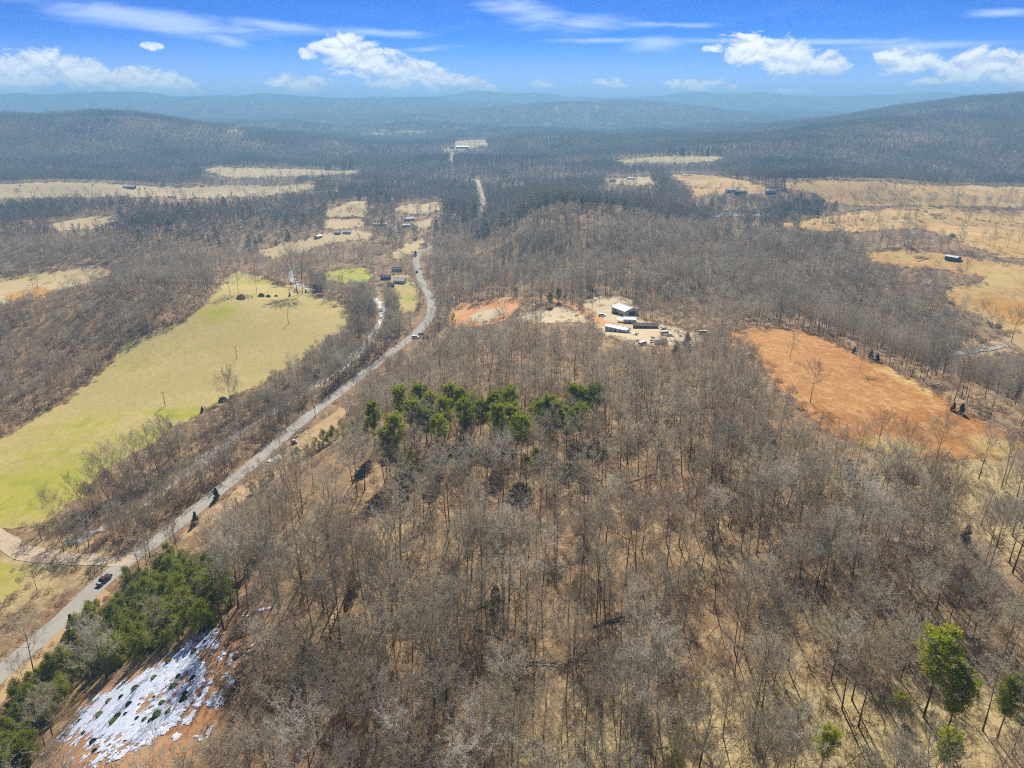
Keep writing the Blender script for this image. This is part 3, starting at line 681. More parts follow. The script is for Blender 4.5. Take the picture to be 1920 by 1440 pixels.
MID_H = [p['h'] for p in MID_PARAM]
def far_tree(i):
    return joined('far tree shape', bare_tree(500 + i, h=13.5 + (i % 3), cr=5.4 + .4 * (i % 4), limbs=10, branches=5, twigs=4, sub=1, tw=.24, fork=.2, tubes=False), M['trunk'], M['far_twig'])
FAR = [far_tree(i) for i in range(6)]
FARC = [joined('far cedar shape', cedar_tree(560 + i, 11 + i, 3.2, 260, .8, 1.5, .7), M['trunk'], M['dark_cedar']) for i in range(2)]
def canopy_patch(seed):
    """several distant tree crowns in one small clump"""
    r = random.Random(seed); T, C = MB(), MB()
    for k in range(14):
        c = Vector((r.uniform(-24, 24), r.uniform(-24, 24), 0)); h = r.uniform(11, 16); cr = r.uniform(4.5, 7)
        T.tube([c, c + Vector((0, 0, h * .8))], [.25, .1], 3, False)
        for _ in range(26):
            d = rvec(r); p = c + Vector((d.x * cr, d.y * cr, h * .68 + d.z * h * .3))
            spike(C, p, (d + rvec(r) * .6 + Vector((0, 0, .3))).normalized(), 3.2, 1.3, r)
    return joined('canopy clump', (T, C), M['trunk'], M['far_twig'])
PATCH = [canopy_patch(700 + i) for i in range(4)]
BRUSH = [joined('brush shape', shrub(800 + i, 1.5, 1.6, 170, .09, .7), M['brush'], M['brush']) for i in range(3)]
PINE_P = [dict(h=17, cr=4.0, base=.48), dict(h=18.5, cr=4.1, base=.52), dict(h=15.5, cr=4.1, base=.45), dict(h=17.5, cr=3.3, base=.48), dict(h=10, cr=3.0, base=.32, clumps=40)]
_pt = [pine_tree(900 + i, **p) for i, p in enumerate(PINE_P)]
PINE = [kit(p, M['trunk'], M['pine']) for p in _pt]; BPINE = [kit(pine_tree(950 + i, **dict(p, base=.5, cr=3.6)), M['trunk'], M['bright_pine']) for i, p in enumerate(PINE_P)]
def bushy_cedar(seed, h, cr, clumps=30, n=80, cone=False):
    """a rounded, lumpy red cedar"""
    r = random.Random(seed); T, C = MB(), MB()
    T.tube([Vector((0, 0, -.2)), Vector((.05, .03, h * .5)), Vector((0, .05, h * .9))], [.13, .08, .02], 5, False)
    for k in range(clumps):
        u = (k + r.random()) / clumps; a = r.uniform(0, 6.28); rr = cr * ((1 - u) ** .85 if cone else max(0, 1 - u ** 2.2) ** .6) * r.uniform(.35, 1.0)
        c = Vector((math.cos(a) * rr, math.sin(a) * rr, h * (.08 + .86 * u))); T.tube([Vector((0, 0, c.z * .85)), c], [.03, .01], 3, False)
        needles(C, c, r.uniform(.5, .95) * (1 - .45 * u if cone else 1), n, .15, .4, r, 1.0)
    return T, C
CEDAR = [kit(bushy_cedar(920 + i, 5.6 + .6 * i, 2.3 + .2 * (i % 3)), M['trunk'], M['cedar']) for i in range(5)]
DARKC = [kit(bushy_cedar(940 + i, 6.5 + i, 1.9 + .35 * i, 60, 90, True), M['trunk'], M['dark_cedar']) for i in range(3)]
SHRUB = [kit(shrub(960 + i, .8 + .15 * i, .75 + .1 * i, 800, .13, .3), M['trunk'], M['dark_cedar'] if i < 2 else M['cedar']) for i in range(3)]
BUSH = [kit(shrub(970 + i, 2.0, 2.1, 1800, .14, .5), M['trunk'], [M['dark_cedar'], M['brush']][i]) for i in range(2)]

def plant(name, kit_, loc, label, cat, group=None, sc=1.0, rz=None, parts=('trunk', 'crown'), rnd=random.Random(77)):
    o = empty(name, loc, rnd.uniform(0, 6.28) if rz is None else rz, sc)
    link(parts[0], kit_[0], o); link(parts[1], kit_[1], o)
    return tag(o, label, cat, group)

def scatter(name, meshes, P, rot, sc, idx, label, cat):
    """many unlabelled copies of a few shapes as one object"""
    lib = bpy.data.collections.new(name + ' shapes')
    for i, m_ in enumerate(meshes): lib.objects.link(bpy.data.objects.new('%s_shape_%02d' % (name, i), m_))
    me = bpy.data.meshes.new(name); me.vertices.add(len(P)); me.vertices.foreach_set('co', np.asarray(P, np.float32).ravel())
    a = me.attributes.new('turn', 'FLOAT_VECTOR', 'POINT'); a.data.foreach_set('vector', np.asarray(rot, np.float32).ravel())
    a = me.attributes.new('size', 'FLOAT_VECTOR', 'POINT'); a.data.foreach_set('vector', np.asarray(sc, np.float32).ravel())
    a = me.attributes.new('pick', 'INT', 'POINT'); a.data.foreach_set('value', np.asarray(idx, np.int32))
    o = link(name, me)
    g = bpy.data.node_groups.new(name, 'GeometryNodeTree'); g.is_modifier = True
    g.interface.new_socket('Geometry', in_out='INPUT', socket_type='NodeSocketGeometry'); g.interface.new_socket('Geometry', in_out='OUTPUT', socket_type='NodeSocketGeometry')
    N, L = g.nodes.new, g.links.new
    gi, go, ip, ci = N('NodeGroupInput'), N('NodeGroupOutput'), N('GeometryNodeInstanceOnPoints'), N('GeometryNodeCollectionInfo')
    ci.inputs['Collection'].default_value = lib; ci.inputs['Separate Children'].default_value = True; ci.inputs['Reset Children'].default_value = True
    ip.inputs['Pick Instance'].default_value = True
    def att(nm, ty):
        n = N('GeometryNodeInputNamedAttribute'); n.data_type = ty; n.inputs['Name'].default_value = nm; return n.outputs['Attribute']
    L(gi.outputs[0], ip.inputs['Points']); L(ci.outputs[0], ip.inputs['Instance'])
    L(att('pick', 'INT'), ip.inputs['Instance Index']); L(att('turn', 'FLOAT_VECTOR'), ip.inputs['Rotation']); L(att('size', 'FLOAT_VECTOR'), ip.inputs['Scale'])
    L(ip.outputs[0], go.inputs[0])
    md = o.modifiers.new('scatter', 'NODES'); md.node_group = g
    return tag(o, label, cat, kind='stuff')

rs = np.random.RandomState(42)
def jgrid(x0, x1, y0, y1, s):
    X, Y = np.meshgrid(np.arange(x0, x1, s), np.arange(y0, y1, s)); X = X.ravel(); Y = Y.ravel()
    return X + rs.uniform(-.48, .48, X.size) * s, Y + rs.uniform(-.48, .48, X.size) * s
def open_sky(x, y, z, h, frac=(0, .5, .9)):
    """True where a tree of height h would not stand in front of open ground or a road"""
    ok = np.ones(len(x), bool)
    lax = rs.random(len(x)) < (.16 if len(frac) == 3 else 0)      # some trees do reach out over the field edge
    for fr in frac:
        px, py, _ = project(x, y, z + h * np.where(lax, fr * .35, fr))
        for poly in CLEAR:
            a = np.array(poly); k = ok & (px > a[:, 0].min()) & (px < a[:, 0].max()) & (py > a[:, 1].min()) & (py < a[:, 1].max())
            if k.any(): ii = np.where(k)[0]; ok[ii[inside(px[ii], py[ii], poly)]] = False
    return ok
def ring(px, py, r, q_=.8): return [(px + r * math.cos(a), py + r * q_ * math.sin(a)) for a in np.linspace(0, 2 * math.pi, 9)[:-1]]
# gaps in the canopy through which the evergreens show
for (px, py, r) in [(1766, 1222, 50), (1798, 1296, 48), (1897, 1300, 28), (1550, 1388, 50), (1783, 1398, 48), (1550, 1440, 40), (1783, 1450, 40), (1690, 1312, 16), (740, 806, 15), (822, 806, 15), (978, 806, 15), (764, 862, 13), (988, 874, 10), (1088, 783, 10), (690, 800, 16), (664, 805, 14), (642, 812, 14), (622, 816, 14), (606, 826, 12), (592, 838, 11), (576, 848, 11), (556, 854, 12), (508, 890, 13), (494, 910, 11), (474, 918, 11), (470, 1046, 16), (578, 1232, 20), (626, 1246, 20), (1812, 1006, 24), (1002, 1245, 20), (770, 1012, 14)]: CLEAR.append(ring(px, py, r))
THIN = [([(1290, 1300), (1920, 1260), (1920, 1460), (1290, 1460)], .95), ([(1620, 820), (1960, 820), (1960, 1010), (1700, 1000)], .7), ([(200, 1000), (330, 1000), (215, 1110), (0, 1300), (0, 1200)], .5),
        ([(330, 1000), (660, 770), (700, 800), (560, 900), (420, 1040), (330, 1060)], .75), ([(380, 495), (600, 480), (720, 500), (760, 560), (640, 560), (600, 530), (420, 560)], .35),
        ([(640, 430), (790, 400), (790, 480), (640, 500)], .6), ([(1240, 620), (1360, 620), (1330, 660), (1180, 680), (1120, 640)], .45), ([(0, 560), (200, 560), (190, 700), (0, 800)], .8),
        ([(395, 1010), (480, 1000), (500, 1180), (430, 1190), (420, 1080)], .45)]
CEDARBAND = [(200, 1122), (260, 1085), (330, 1050), (420, 1060), (432, 1120), (420, 1165), (340, 1205), (260, 1245), (160, 1275), (125, 1320), (75, 1400), (45, 1470), (30, 1600), (-140, 1600), (-140, 1440), (50, 1300), (130, 1200)]
def thin_mask(x, y, z):
    px, py, _ = project(x, y, z); k = np.ones(len(x))
    for poly, f in THIN: k[inside(px, py, poly)] *= f
    k[inside(px, py, CEDARBAND)] *= .0
    gap = np.clip(.80 + 1.5 * vnoise(x, y, 26, 61) + .7 * vnoise(x, y, 90, 62), .5, 1)
    return rs.random(len(x)) < k * np.where(y < 800, gap, 1)
INDIV = 245
def build_forest():
    # near and middle distance
    x, y = jgrid(-700, 700, 30, 780, 5.6)
    xb, yb = jgrid(-330, 0, 150, 700, 4.2); k = dist_line(xb, yb, CREEK) < 20; x, y = np.concatenate([x, xb[k]]), np.concatenate([y, yb[k]])   # thick growth along the creek
    k = np.abs(x) < .80 * y + 70; x, y = x[k], y[k]; z = height(x, y)
    idx = rs.randint(0, len(MID), len(x)); hs = np.array(MID_H)[idx]
    sc = rs.uniform(.62, 1.2, len(x)) * (1 + .18 * sstep(230, 150, y)) * (1 + .35 * vnoise(x, y, 35, 63)); left = x < np.interp(y, RY, RX) + 6; sc[left] *= .9
    keep = open_sky(x, y, z, hs * sc) & thin_mask(x, y, z)
    keep &= dist_line(x, y, ROAD) > 4.6
    keep &= dist_line(x, y, SIDE) > 3.2
    keep &= dist_line(x, y, CREEK) > 2.5
    x, y, z, idx, sc = x[keep], y[keep], z[keep], idx[keep], sc[keep]
    px, py, dep = project(x, y, z + 8)
    vis = (px > -20) & (px < 1940) & (py < 1500) & (py > 0)
    key = np.where(vis, dep / sc, 1e9); order = np.argsort(key); ind = order[:INDIV]; rest = order[INDIV:]
    for i in ind:
        j = rg.randrange(len(NEAR)); k = sc[i] * (.35 + .65 * 14.5 / NEAR_H[j]) * rg.uniform(.88, 1.12)
        plant('bare_tree', NEAR[j], (x[i], y[i], z[i] - .1), near_label(px[i], py[i], k * NEAR_H[j] / 14.5, j), 'tree', 'bare trees of the foreground wood', k)
    ex = []                               # small trees dotted over the far fields
    for (x0, x1, y0, y1, q_) in [(1560, 1910, 350, 386, 70), (1560, 1920, 384, 392, 50), (1480, 1720, 405, 434, 60), (1760, 1930, 412, 421, 16), (1300, 1440, 358, 366, 12), (430, 590, 352, 372, 22), (380, 660, 322, 332, 26), (1180, 1320, 297, 306, 14), (625, 680, 395, 408, 9), (756, 820, 396, 404, 12), (20, 200, 505, 560, 12), (0, 400, 366, 372, 26), (1640, 1920, 440, 470, 16), (1100, 1230, 335, 348, 16), (860, 915, 262, 279, 9)]:
        ex += [(rs.uniform(x0, x1), rs.uniform(y0, y1)) for _ in range(q_)]
    ex = unproj(ex); x = np.concatenate([x, ex[:, 0]]); y = np.concatenate([y, ex[:, 1]]); z = np.concatenate([z, height(ex[:, 0], ex[:, 1])]); m_ = len(ex)
    rest = np.concatenate([rest, np.arange(len(x) - m_, len(x))]); idx = np.concatenate([idx, rs.randint(0, len(MID), m_)]); sc = np.concatenate([sc, rs.uniform(.7, 1.25, m_)])
    P = np.column_stack([x, y, z - .1])[rest]; n = len(rest)
    rot = np.column_stack([rs.normal(0, .05, n), rs.normal(0, .05, n), rs.uniform(0, 6.28, n)]); s3 = sc[rest][:, None] * np.column_stack([rs.uniform(.85, 1.15, n), rs.uniform(.85, 1.15, n), np.ones(n)])
    # far: plain tree shapes to about three kilometres, then crown clumps
    x, y = jgrid(-2700, 2700, 780, 3300, 8.2)
    k = np.abs(x) < .80 * y + 40; x, y = x[k], y[k]; z = height(x, y)
    s_ = rs.uniform(.65, 1.2, len(x)) * (1 + .55 * vnoise(x, y, 75, 64) + .3 * vnoise(x, y, 260, 65)); kp = open_sky(x, y, z, 15 * s_, (0, .6, .95)) & thin_mask(x, y, z) & (rs.random(len(x)) < np.clip(1.0 + .6 * vnoise(x, y, 60, 66), .6, 1))
    x, y, z, s_ = x[kp], y[kp], z[kp], s_[kp]; m_ = len(x)
    xa, ya = jgrid(-7500, 7500, 3300, 9300, 46); k = np.abs(xa) < .78 * ya; xa, ya = xa[k], ya[k]; za = height(xa, ya)
    kp = open_sky(xa, ya, za, np.full(len(xa), 8.0), (0, .9)); xa, ya, za = xa[kp], ya[kp], za[kp]; p_ = len(xa)
    P = np.vstack([P, np.column_stack([x, y, z - .2]), np.column_stack([xa, ya, za - .5])])
    rot = np.vstack([rot, np.column_stack([np.zeros(m_), np.zeros(m_), rs.uniform(0, 6.28, m_)]), np.column_stack([np.zeros(p_), np.zeros(p_), rs.uniform(0, 6.28, p_)])])
    s3 = np.vstack([s3, np.repeat(s_[:, None], 3, 1), rs.uniform(.9, 1.3, (p_, 1)) * np.ones((p_, 3))])
    nm, nf = len(MID), len(FAR)
    conif = rs.random(m_) < np.clip(.02 + 1.1 * (vnoise(x, y, 140, 67) - .30), .012, .5)
    pick = np.concatenate([idx[rest], np.where(conif, nm + nf + len(PATCH) + rs.randint(0, 2, m_), nm + rs.randint(0, nf, m_)), nm + nf + rs.randint(0, len(PATCH), p_)])
    scatter('forest', MID + FAR + PATCH + FARC, P, rot, s3, pick, 'leafless grey-brown hardwood forest covering the valley and hills', 'forest')
    print('trees', n, m_, p_)
    # brush under the near trees and along the creek and roads
    x, y = jgrid(-420, 420, 40, 620, 3.6); k = np.abs(x) < .80 * y + 60; x, y = x[k], y[k]; z = height(x, y)
    edge = (dist_line(x, y, CREEK) < 22) | (x < np.interp(y, RY, RX) - 120)
    k = (rs.random(len(x)) < np.where(edge, .7, .30)) & open_sky(x, y, z, np.full(len(x), 1.6), (0, .9)) & (dist_line(x, y, ROAD) > 4.4) & (dist_line(x, y, SIDE) > 3) & (dist_line(x, y, CREEK) > 3)
    x, y = x[k], y[k]; big = rs.uniform(.4, 1.15, len(x))
    ln = [unproj(l) for l in ([(1640, 393), (1760, 410), (1840, 415), (1960, 421)], [(1440, 418), (1520, 410), (1640, 397)], [(610, 409), (684, 409)], [(1480, 427), (1600, 415), (1760, 404)], [(0, 1012), (60, 1020)], [(90, 985), (0, 988)], [(1297, 352), (1400, 353)], [(480, 512), (560, 552), (600, 560)])]
    for w in [np.vstack([e, e[:1]]) for e in EDGES] + ln:
        for (a, b) in zip(w[:-1], w[1:]):
            L = float(np.hypot(*(b - a)))
            if L > 400: continue
            m_ = (a + b) / 2; stp = 2.2 if m_[1] < 500 else 3.5
            q_ = rs.poisson(L / stp * .8); t = rs.random(q_); sd_ = 1.2 + m_[1] * .0022
            x = np.concatenate([x, a[0] + (b[0] - a[0]) * t + rs.normal(0, sd_, q_)]); y = np.concatenate([y, a[1] + (b[1] - a[1]) * t + rs.normal(0, sd_, q_)])
            big = np.concatenate([big, rs.uniform(.25, .9, q_) * (1 + .0011 * m_[1])])
    k = (dist_line(x, y, ROAD) > 4.4) & (dist_line(x, y, SIDE) > 3.5); x, y, big = x[k], y[k], big[k]
    z = height(x, y); n = len(x)
    scatter('undergrowth', BRUSH, np.column_stack([x, y, z]), np.column_stack([np.zeros(n), np.zeros(n), rs.uniform(0, 6.28, n)]), big[:, None] * np.ones((n, 3)), rs.randint(0, len(BRUSH), n), 'dry brush and saplings under the trees and along the creek', 'undergrowth')
def near_label(px, py, tall, kind):
    look = ('tall ' if tall > 1.0 else 'mid-height ' if tall > .86 else 'small ') + ('pale-limbed tree' if kind in (2, 7, 9, 12) else 'narrow bare tree' if kind in (1, 4) else 'leaning bare tree' if NEAR_PARAM[kind]['lean'] > .045 else 'spreading bare tree')
    c = 0 if px < 560 else 1 if px < 760 else 2 if px < 980 else 3 if px < 1220 else 4 if px < 1480 else 5 if px < 1720 else 6
    if py > 1290: w = ['beside the snow patch at the bottom edge', 'at the bottom edge just right of the snow', 'at the bottom edge left of the middle', 'at the bottom edge in the very middle', 'on the tan grass where the bottom wood opens', 'on the tan grass left of the bottom pines', 'on the tan grass in the bottom right corner'][c]
    elif py > 1120: w = ['right of the cedar thicket', 'in the dense wood above the snow patch level', 'in the wood left of the long fallen log', 'in the wood around the long fallen log', 'in the grey wood right of the fallen logs', 'in the wood left of the big bright pine', 'in the wood beside the big bright pine'][c]
    else: w = ['on the slope above the near road', 'on the upper slope left of the wood', 'high in the central wood left half', 'high in the central wood right half', 'on the upper slope right of the central wood', 'on the leafy slope below the russet field', 'on the open slope at the right edge'][c]
    return look + ' ' + w
build_forest()

# ------------------------------------------------------------------ evergreens and single trees
def pines():
    L = [(748, 750, 0, 'leftmost tall pine at the back of the pine stand'), (786, 746, 1, 'pine at the back left of the pine stand'), (806, 762, 3, 'slim pine in the dense left half of the pine stand'), (775, 775, 0, 'broad pine filling the left middle of the pine stand'),
         (842, 745, 1, 'pine at the back centre of the pine stand'), (862, 752, 3, 'slim pine in the back centre of the stand'), (884, 758, 2, 'low round pine at the back centre of the stand'), (870, 776, 0, 'shaded pine in the middle of the pine stand'),
         (905, 770, 2, 'pine right of the shaded middle pine'), (926, 760, 1, 'pine rising at the back right of centre'), (955, 752, 0, 'tall broad pine right of the centre of the stand'), (933, 786, 3, 'front pine below the broad right-hand pine'),
         (740, 806, 1, 'yellow-green front pine with bare stem at left'), (722, 830, 3, 'dark narrow pine just behind the left front pine'), (822, 806, 0, 'large front pine standing alone before the stand'), (978, 806, 0, 'large front pine right of centre with a long bare stem'),
         (1012, 772, 2, 'pine at the right end of the dense stand'), (1030, 765, 3, 'slim pine between the stand and its right outliers'), (1046, 778, 3, 'thin pine left of the right-hand group'), (1075, 745, 1, 'left back pine of the right-hand pine group'),
         (1092, 752, 3, 'middle pine of the right-hand pine group'), (1114, 745, 0, 'rightmost back pine of the right-hand group'), (1064, 790, 2, 'front left pine of the right-hand group'), (1088, 783, 0, 'round-topped front pine of the right-hand group'),
         (698, 778, 3, 'pine standing apart left of the stand'), (764, 862, 4, 'small round pine below the left front pine'), (988, 874, 4, 'small dark pine below the right front pine'), (1008, 850, 4, 'very small pine beside the right front pine'),
         (832, 770, 1, 'pine packed between the left and middle crowns'), (798, 786, 2, 'low pine under the dense left crowns'), (960, 780, 2, 'low pine right of the stand centre'),
         (1766, 1222, 0, 'big bright yellow-green pine in the lower right wood'), (1798, 1296, 0, 'bright pine with bare stems below the big one'), (1897, 1300, 3, 'dull green pine at the right picture edge'), (1550, 1388, 2, 'round yellow-green pine at the bottom edge'),
         (1783, 1398, 2, 'yellow-green pine at the bottom below the other pines'), (1690, 1312, 4, 'tiny green pine on the tan grass'), (1265, 1436, 4, 'tiny pine cut by the bottom edge'), (1640, 1452, 4, 'tiny pine at the bottom right of the round one'),
         (1032, 556, 4, 'green pine behind the clay pad'), (1048, 548, 4, 'taller green pine behind the clay pad')]
    for (px, py, k, lab) in L:
        h = PINE_P[k]['h']; sc = {1897: .75, 1766: 1.12, 1690: .45, 1640: .5, 1265: .6, 1008: .6, 988: .85, 1550: .72, 1783: .72, 1798: .85}.get(px, 1.0) * rg.uniform(.93, 1.06) * (.95 if 680 < px < 1130 else 1)
        p = at(px, py, h * sc * (.8 if py > 1100 else .76)); plant('pine_tree', BPINE[k] if py > 1100 and px != 1897 else PINE[k], p - Vector((0, 0, .1)), lab, 'pine tree', 'green pines', sc)
pines()
def cedars():
    w = unproj(densify(CEDARBAND, 25)); x0, y0 = w.min(0); x1, y1 = w.max(0)
    x, y = jgrid(x0, x1, y0, y1, 3.4); k = inside(x, y, w) & (dist_line(x, y, ROAD) > 5.2); x, y = x[k], y[k]; z = height(x, y)
    px, py, _ = project(x, y, z + 4); ok = ~inside(px, py, SNOWCLR) & (np.hypot(px - 200, py - 1092) > 34) & (dist_line(px, py, ROADPX) > 13); x, y, z, px, py = x[ok], y[ok], z[ok], px[ok], py[ok]
    kp = rs.random(len(x)) < .85
    for a, b, c, u, v in zip(x[kp], y[kp], z[kp], px[kp], py[kp]):
        j = rg.randrange(5); sc = rg.uniform(.55, 1.3)
        size = 'large' if sc > 1.02 else 'middling' if sc > .75 else 'small'
        where = 'at the upper end of the thicket' if v < 1110 else 'in the thick middle of the thicket' if v < 1190 and u > 250 else 'on the road side of the thicket' if u < 210 and v < 1300 else 'along the shaded edge above the snow' if v < 1270 else 'in the strip left of the snow'
        plant('cedar_tree', CEDAR[j], (a, b, c - .1), '%s %s cedar %s' % (size, ['bushy', 'pointed', 'round', 'slim', 'ragged'][j], where), 'cedar tree', 'cedars of the roadside thicket', sc)
    L = [(690, 806, 1.0, 0, 'green cedar at the upper end of the roadside row'), (664, 806, .9, 0, 'cedar in the dense top of the roadside row'), (642, 812, 1.0, 0, 'tall cedar beside the cleared strip'), (622, 816, 1.0, 0, 'cedar left of the tallest roadside cedar'), (606, 826, .9, 0, 'pointed cedar facing the black buggy'),
         (592, 838, .7, 0, 'small cedar at the cleared strip edge'), (576, 846, .6, 0, 'low cedar facing the concrete slab'), (556, 852, .8, 0, 'lone upright cedar right of the concrete slab'), (508, 888, .8, 1, 'dark pointed cedar on the cleared strip edge'), (494, 910, .6, 0, 'small bright cedar below the dark pointed one'), (474, 916, .6, 0, 'small bright cedar lower along the strip'),
         (405, 926, .8, 1, 'dark cedar standing at the road edge'), (366, 972, .7, 1, 'shorter dark cedar at the road edge'), (134, 1168, .75, 1, 'dark pointed cedar by the near road verge'),
         (1812, 1006, .8, 1, 'dark cedar alone in the right-hand wood'), (578, 1232, .9, 0, 'green cedar above the snow inside the wood'), (626, 1246, .8, 0, 'second green cedar inside the wood'), (930, 1115, .8, 1, 'narrow dark cedar in the middle of the wood'), (662, 1088, .9, 1, 'dark cedar in the left of the wood'), (1078, 1098, .4, 0, 'tiny cedar in the central wood'),
         (1288, 642, 1.3, 1, 'large dark cedar beside the junk yard'), (1268, 656, 1.0, 1, 'second dark cedar beside the junk yard'), (1372, 792, 1.0, 1, 'dark cedar left of the russet field'), (1340, 720, .9, 1, 'cedar in the wood top left of the russet field'), (1448, 850, 1.1, 1, 'dull cedar below the russet field corner'), (1590, 880, .8, 1, 'cedar near the lower edge of the russet field'),
         (470, 1046, .9, 0, 'cedar beside the old track above the thicket'), (488, 1024, .7, 0, 'smaller cedar beside the old track'), (700, 735, .8, 1, 'dark cedar on the upper road bank'), (824, 612, .9, 1, 'dark cedar beside the parked cars'), (816, 622, .7, 1, 'second cedar beside the parked cars'), (850, 602, .7, 0, 'green cedar at the clay pad corner'),
         (1602, 658, .5, 1, 'small dark cedar on the russet field rim'), (1634, 664, .7, 1, 'dark cedar on the rim of the russet field'), (1645, 672, .6, 1, 'next dark cedar along the russet rim'), (1788, 764, .5, 1, 'small cedar lower on the russet rim'), (1804, 768, .6, 1, 'cedar beside the lower russet rim tree'),
         (379, 768, .45, 1, 'small round cedar on the pasture edge'), (320, 797, .42, 1, 'smaller cedar lower on the pasture edge'), (595, 536, 1.45, 1, 'big dark conical spruce at the top of the pasture'), (543, 552, .55, 1, 'round dark cedar at the pasture top'), (573, 546, .5, 1, 'small cedar beside the two tall bare trees'), (779, 476, .8, 1, 'dark cedar at the road bend')]
    for (px, py, sc, dk, lab) in L:
        j = 2 if 'spruce' in lab else rg.randrange(2); K = DARKC[j] if dk else CEDAR[rg.randrange(5)]
        p = at(px, py, 3.0 * sc); plant('cedar_tree', K, p - Vector((0, 0, .1)), lab, 'cedar tree', 'single cedars', sc * (1.0 if dk else 1.3))
cedars()
def shrubs():
    L = [(255, 1292), (228, 1308), (205, 1316), (262, 1322), (243, 1322), (290, 1308), (304, 1318), (345, 1312), (348, 1302), (325, 1288), (290, 1272), (335, 1268), (318, 1240), (362, 1272), (236, 1340), (222, 1344), (272, 1350), (258, 1348), (296, 1340), (316, 1336), (214, 1354), (188, 1342), (158, 1376), (176, 1392), (178, 1408), (385, 1204), (440, 1235), (365, 1222), (150, 1352), (283, 1352)]
    nm = ['above the snow middle', 'in the upper left snow', 'at the left of the snow', 'in the snow centre', 'left of the snow centre', 'right of the snow centre', 'in the right half of the snow', 'nearest the wheel ruts', 'just above the rut-side shrub', 'in the upper right snow']
    for i, (px, py) in enumerate(L):
        j = rg.randrange(3); sc = rg.uniform(.6, 1.15)
        v = 'upper' if py < 1290 else 'middle' if py < 1335 else 'lower'; u = 'left' if px < 220 else 'centre' if px < 300 else 'right'
        plant('low_shrub', SHRUB[j], at(px, py), '%s low dark shrub in the %s %s of the snow patch' % ('bigger' if sc > .88 else 'tiny', v, u), 'shrub', 'shrubs in the snow', sc * .72, parts=('stem', 'foliage'))
    for (px, py, k, sc, lab) in [(418, 752, 0, 1.1, 'round dark bush alone on the pasture edge'), (490, 556, 0, 1.2, 'dark bush left of the pasture top row'), (503, 557, 0, .9, 'dark bush right beside the first pasture bush'), (518, 556, 1, .7, 'low brown bush on the pasture top edge'),
                             (1705, 898, 1, 1.2, 'brown brush heap on the tan slope below russet field'), (555, 545, 0, .6, 'small dark bush in the creek yard'), (452, 560, 1, 1.6, 'wide low brush under the round pasture tree'), (1785, 445, 0, 1.6, 'dark thicket at the edge of the golden field')]:
        plant('round_bush', BUSH[k], at(px, py), lab, 'bush', 'bushes in the fields', sc, parts=('stem', 'foliage'))
shrubs()
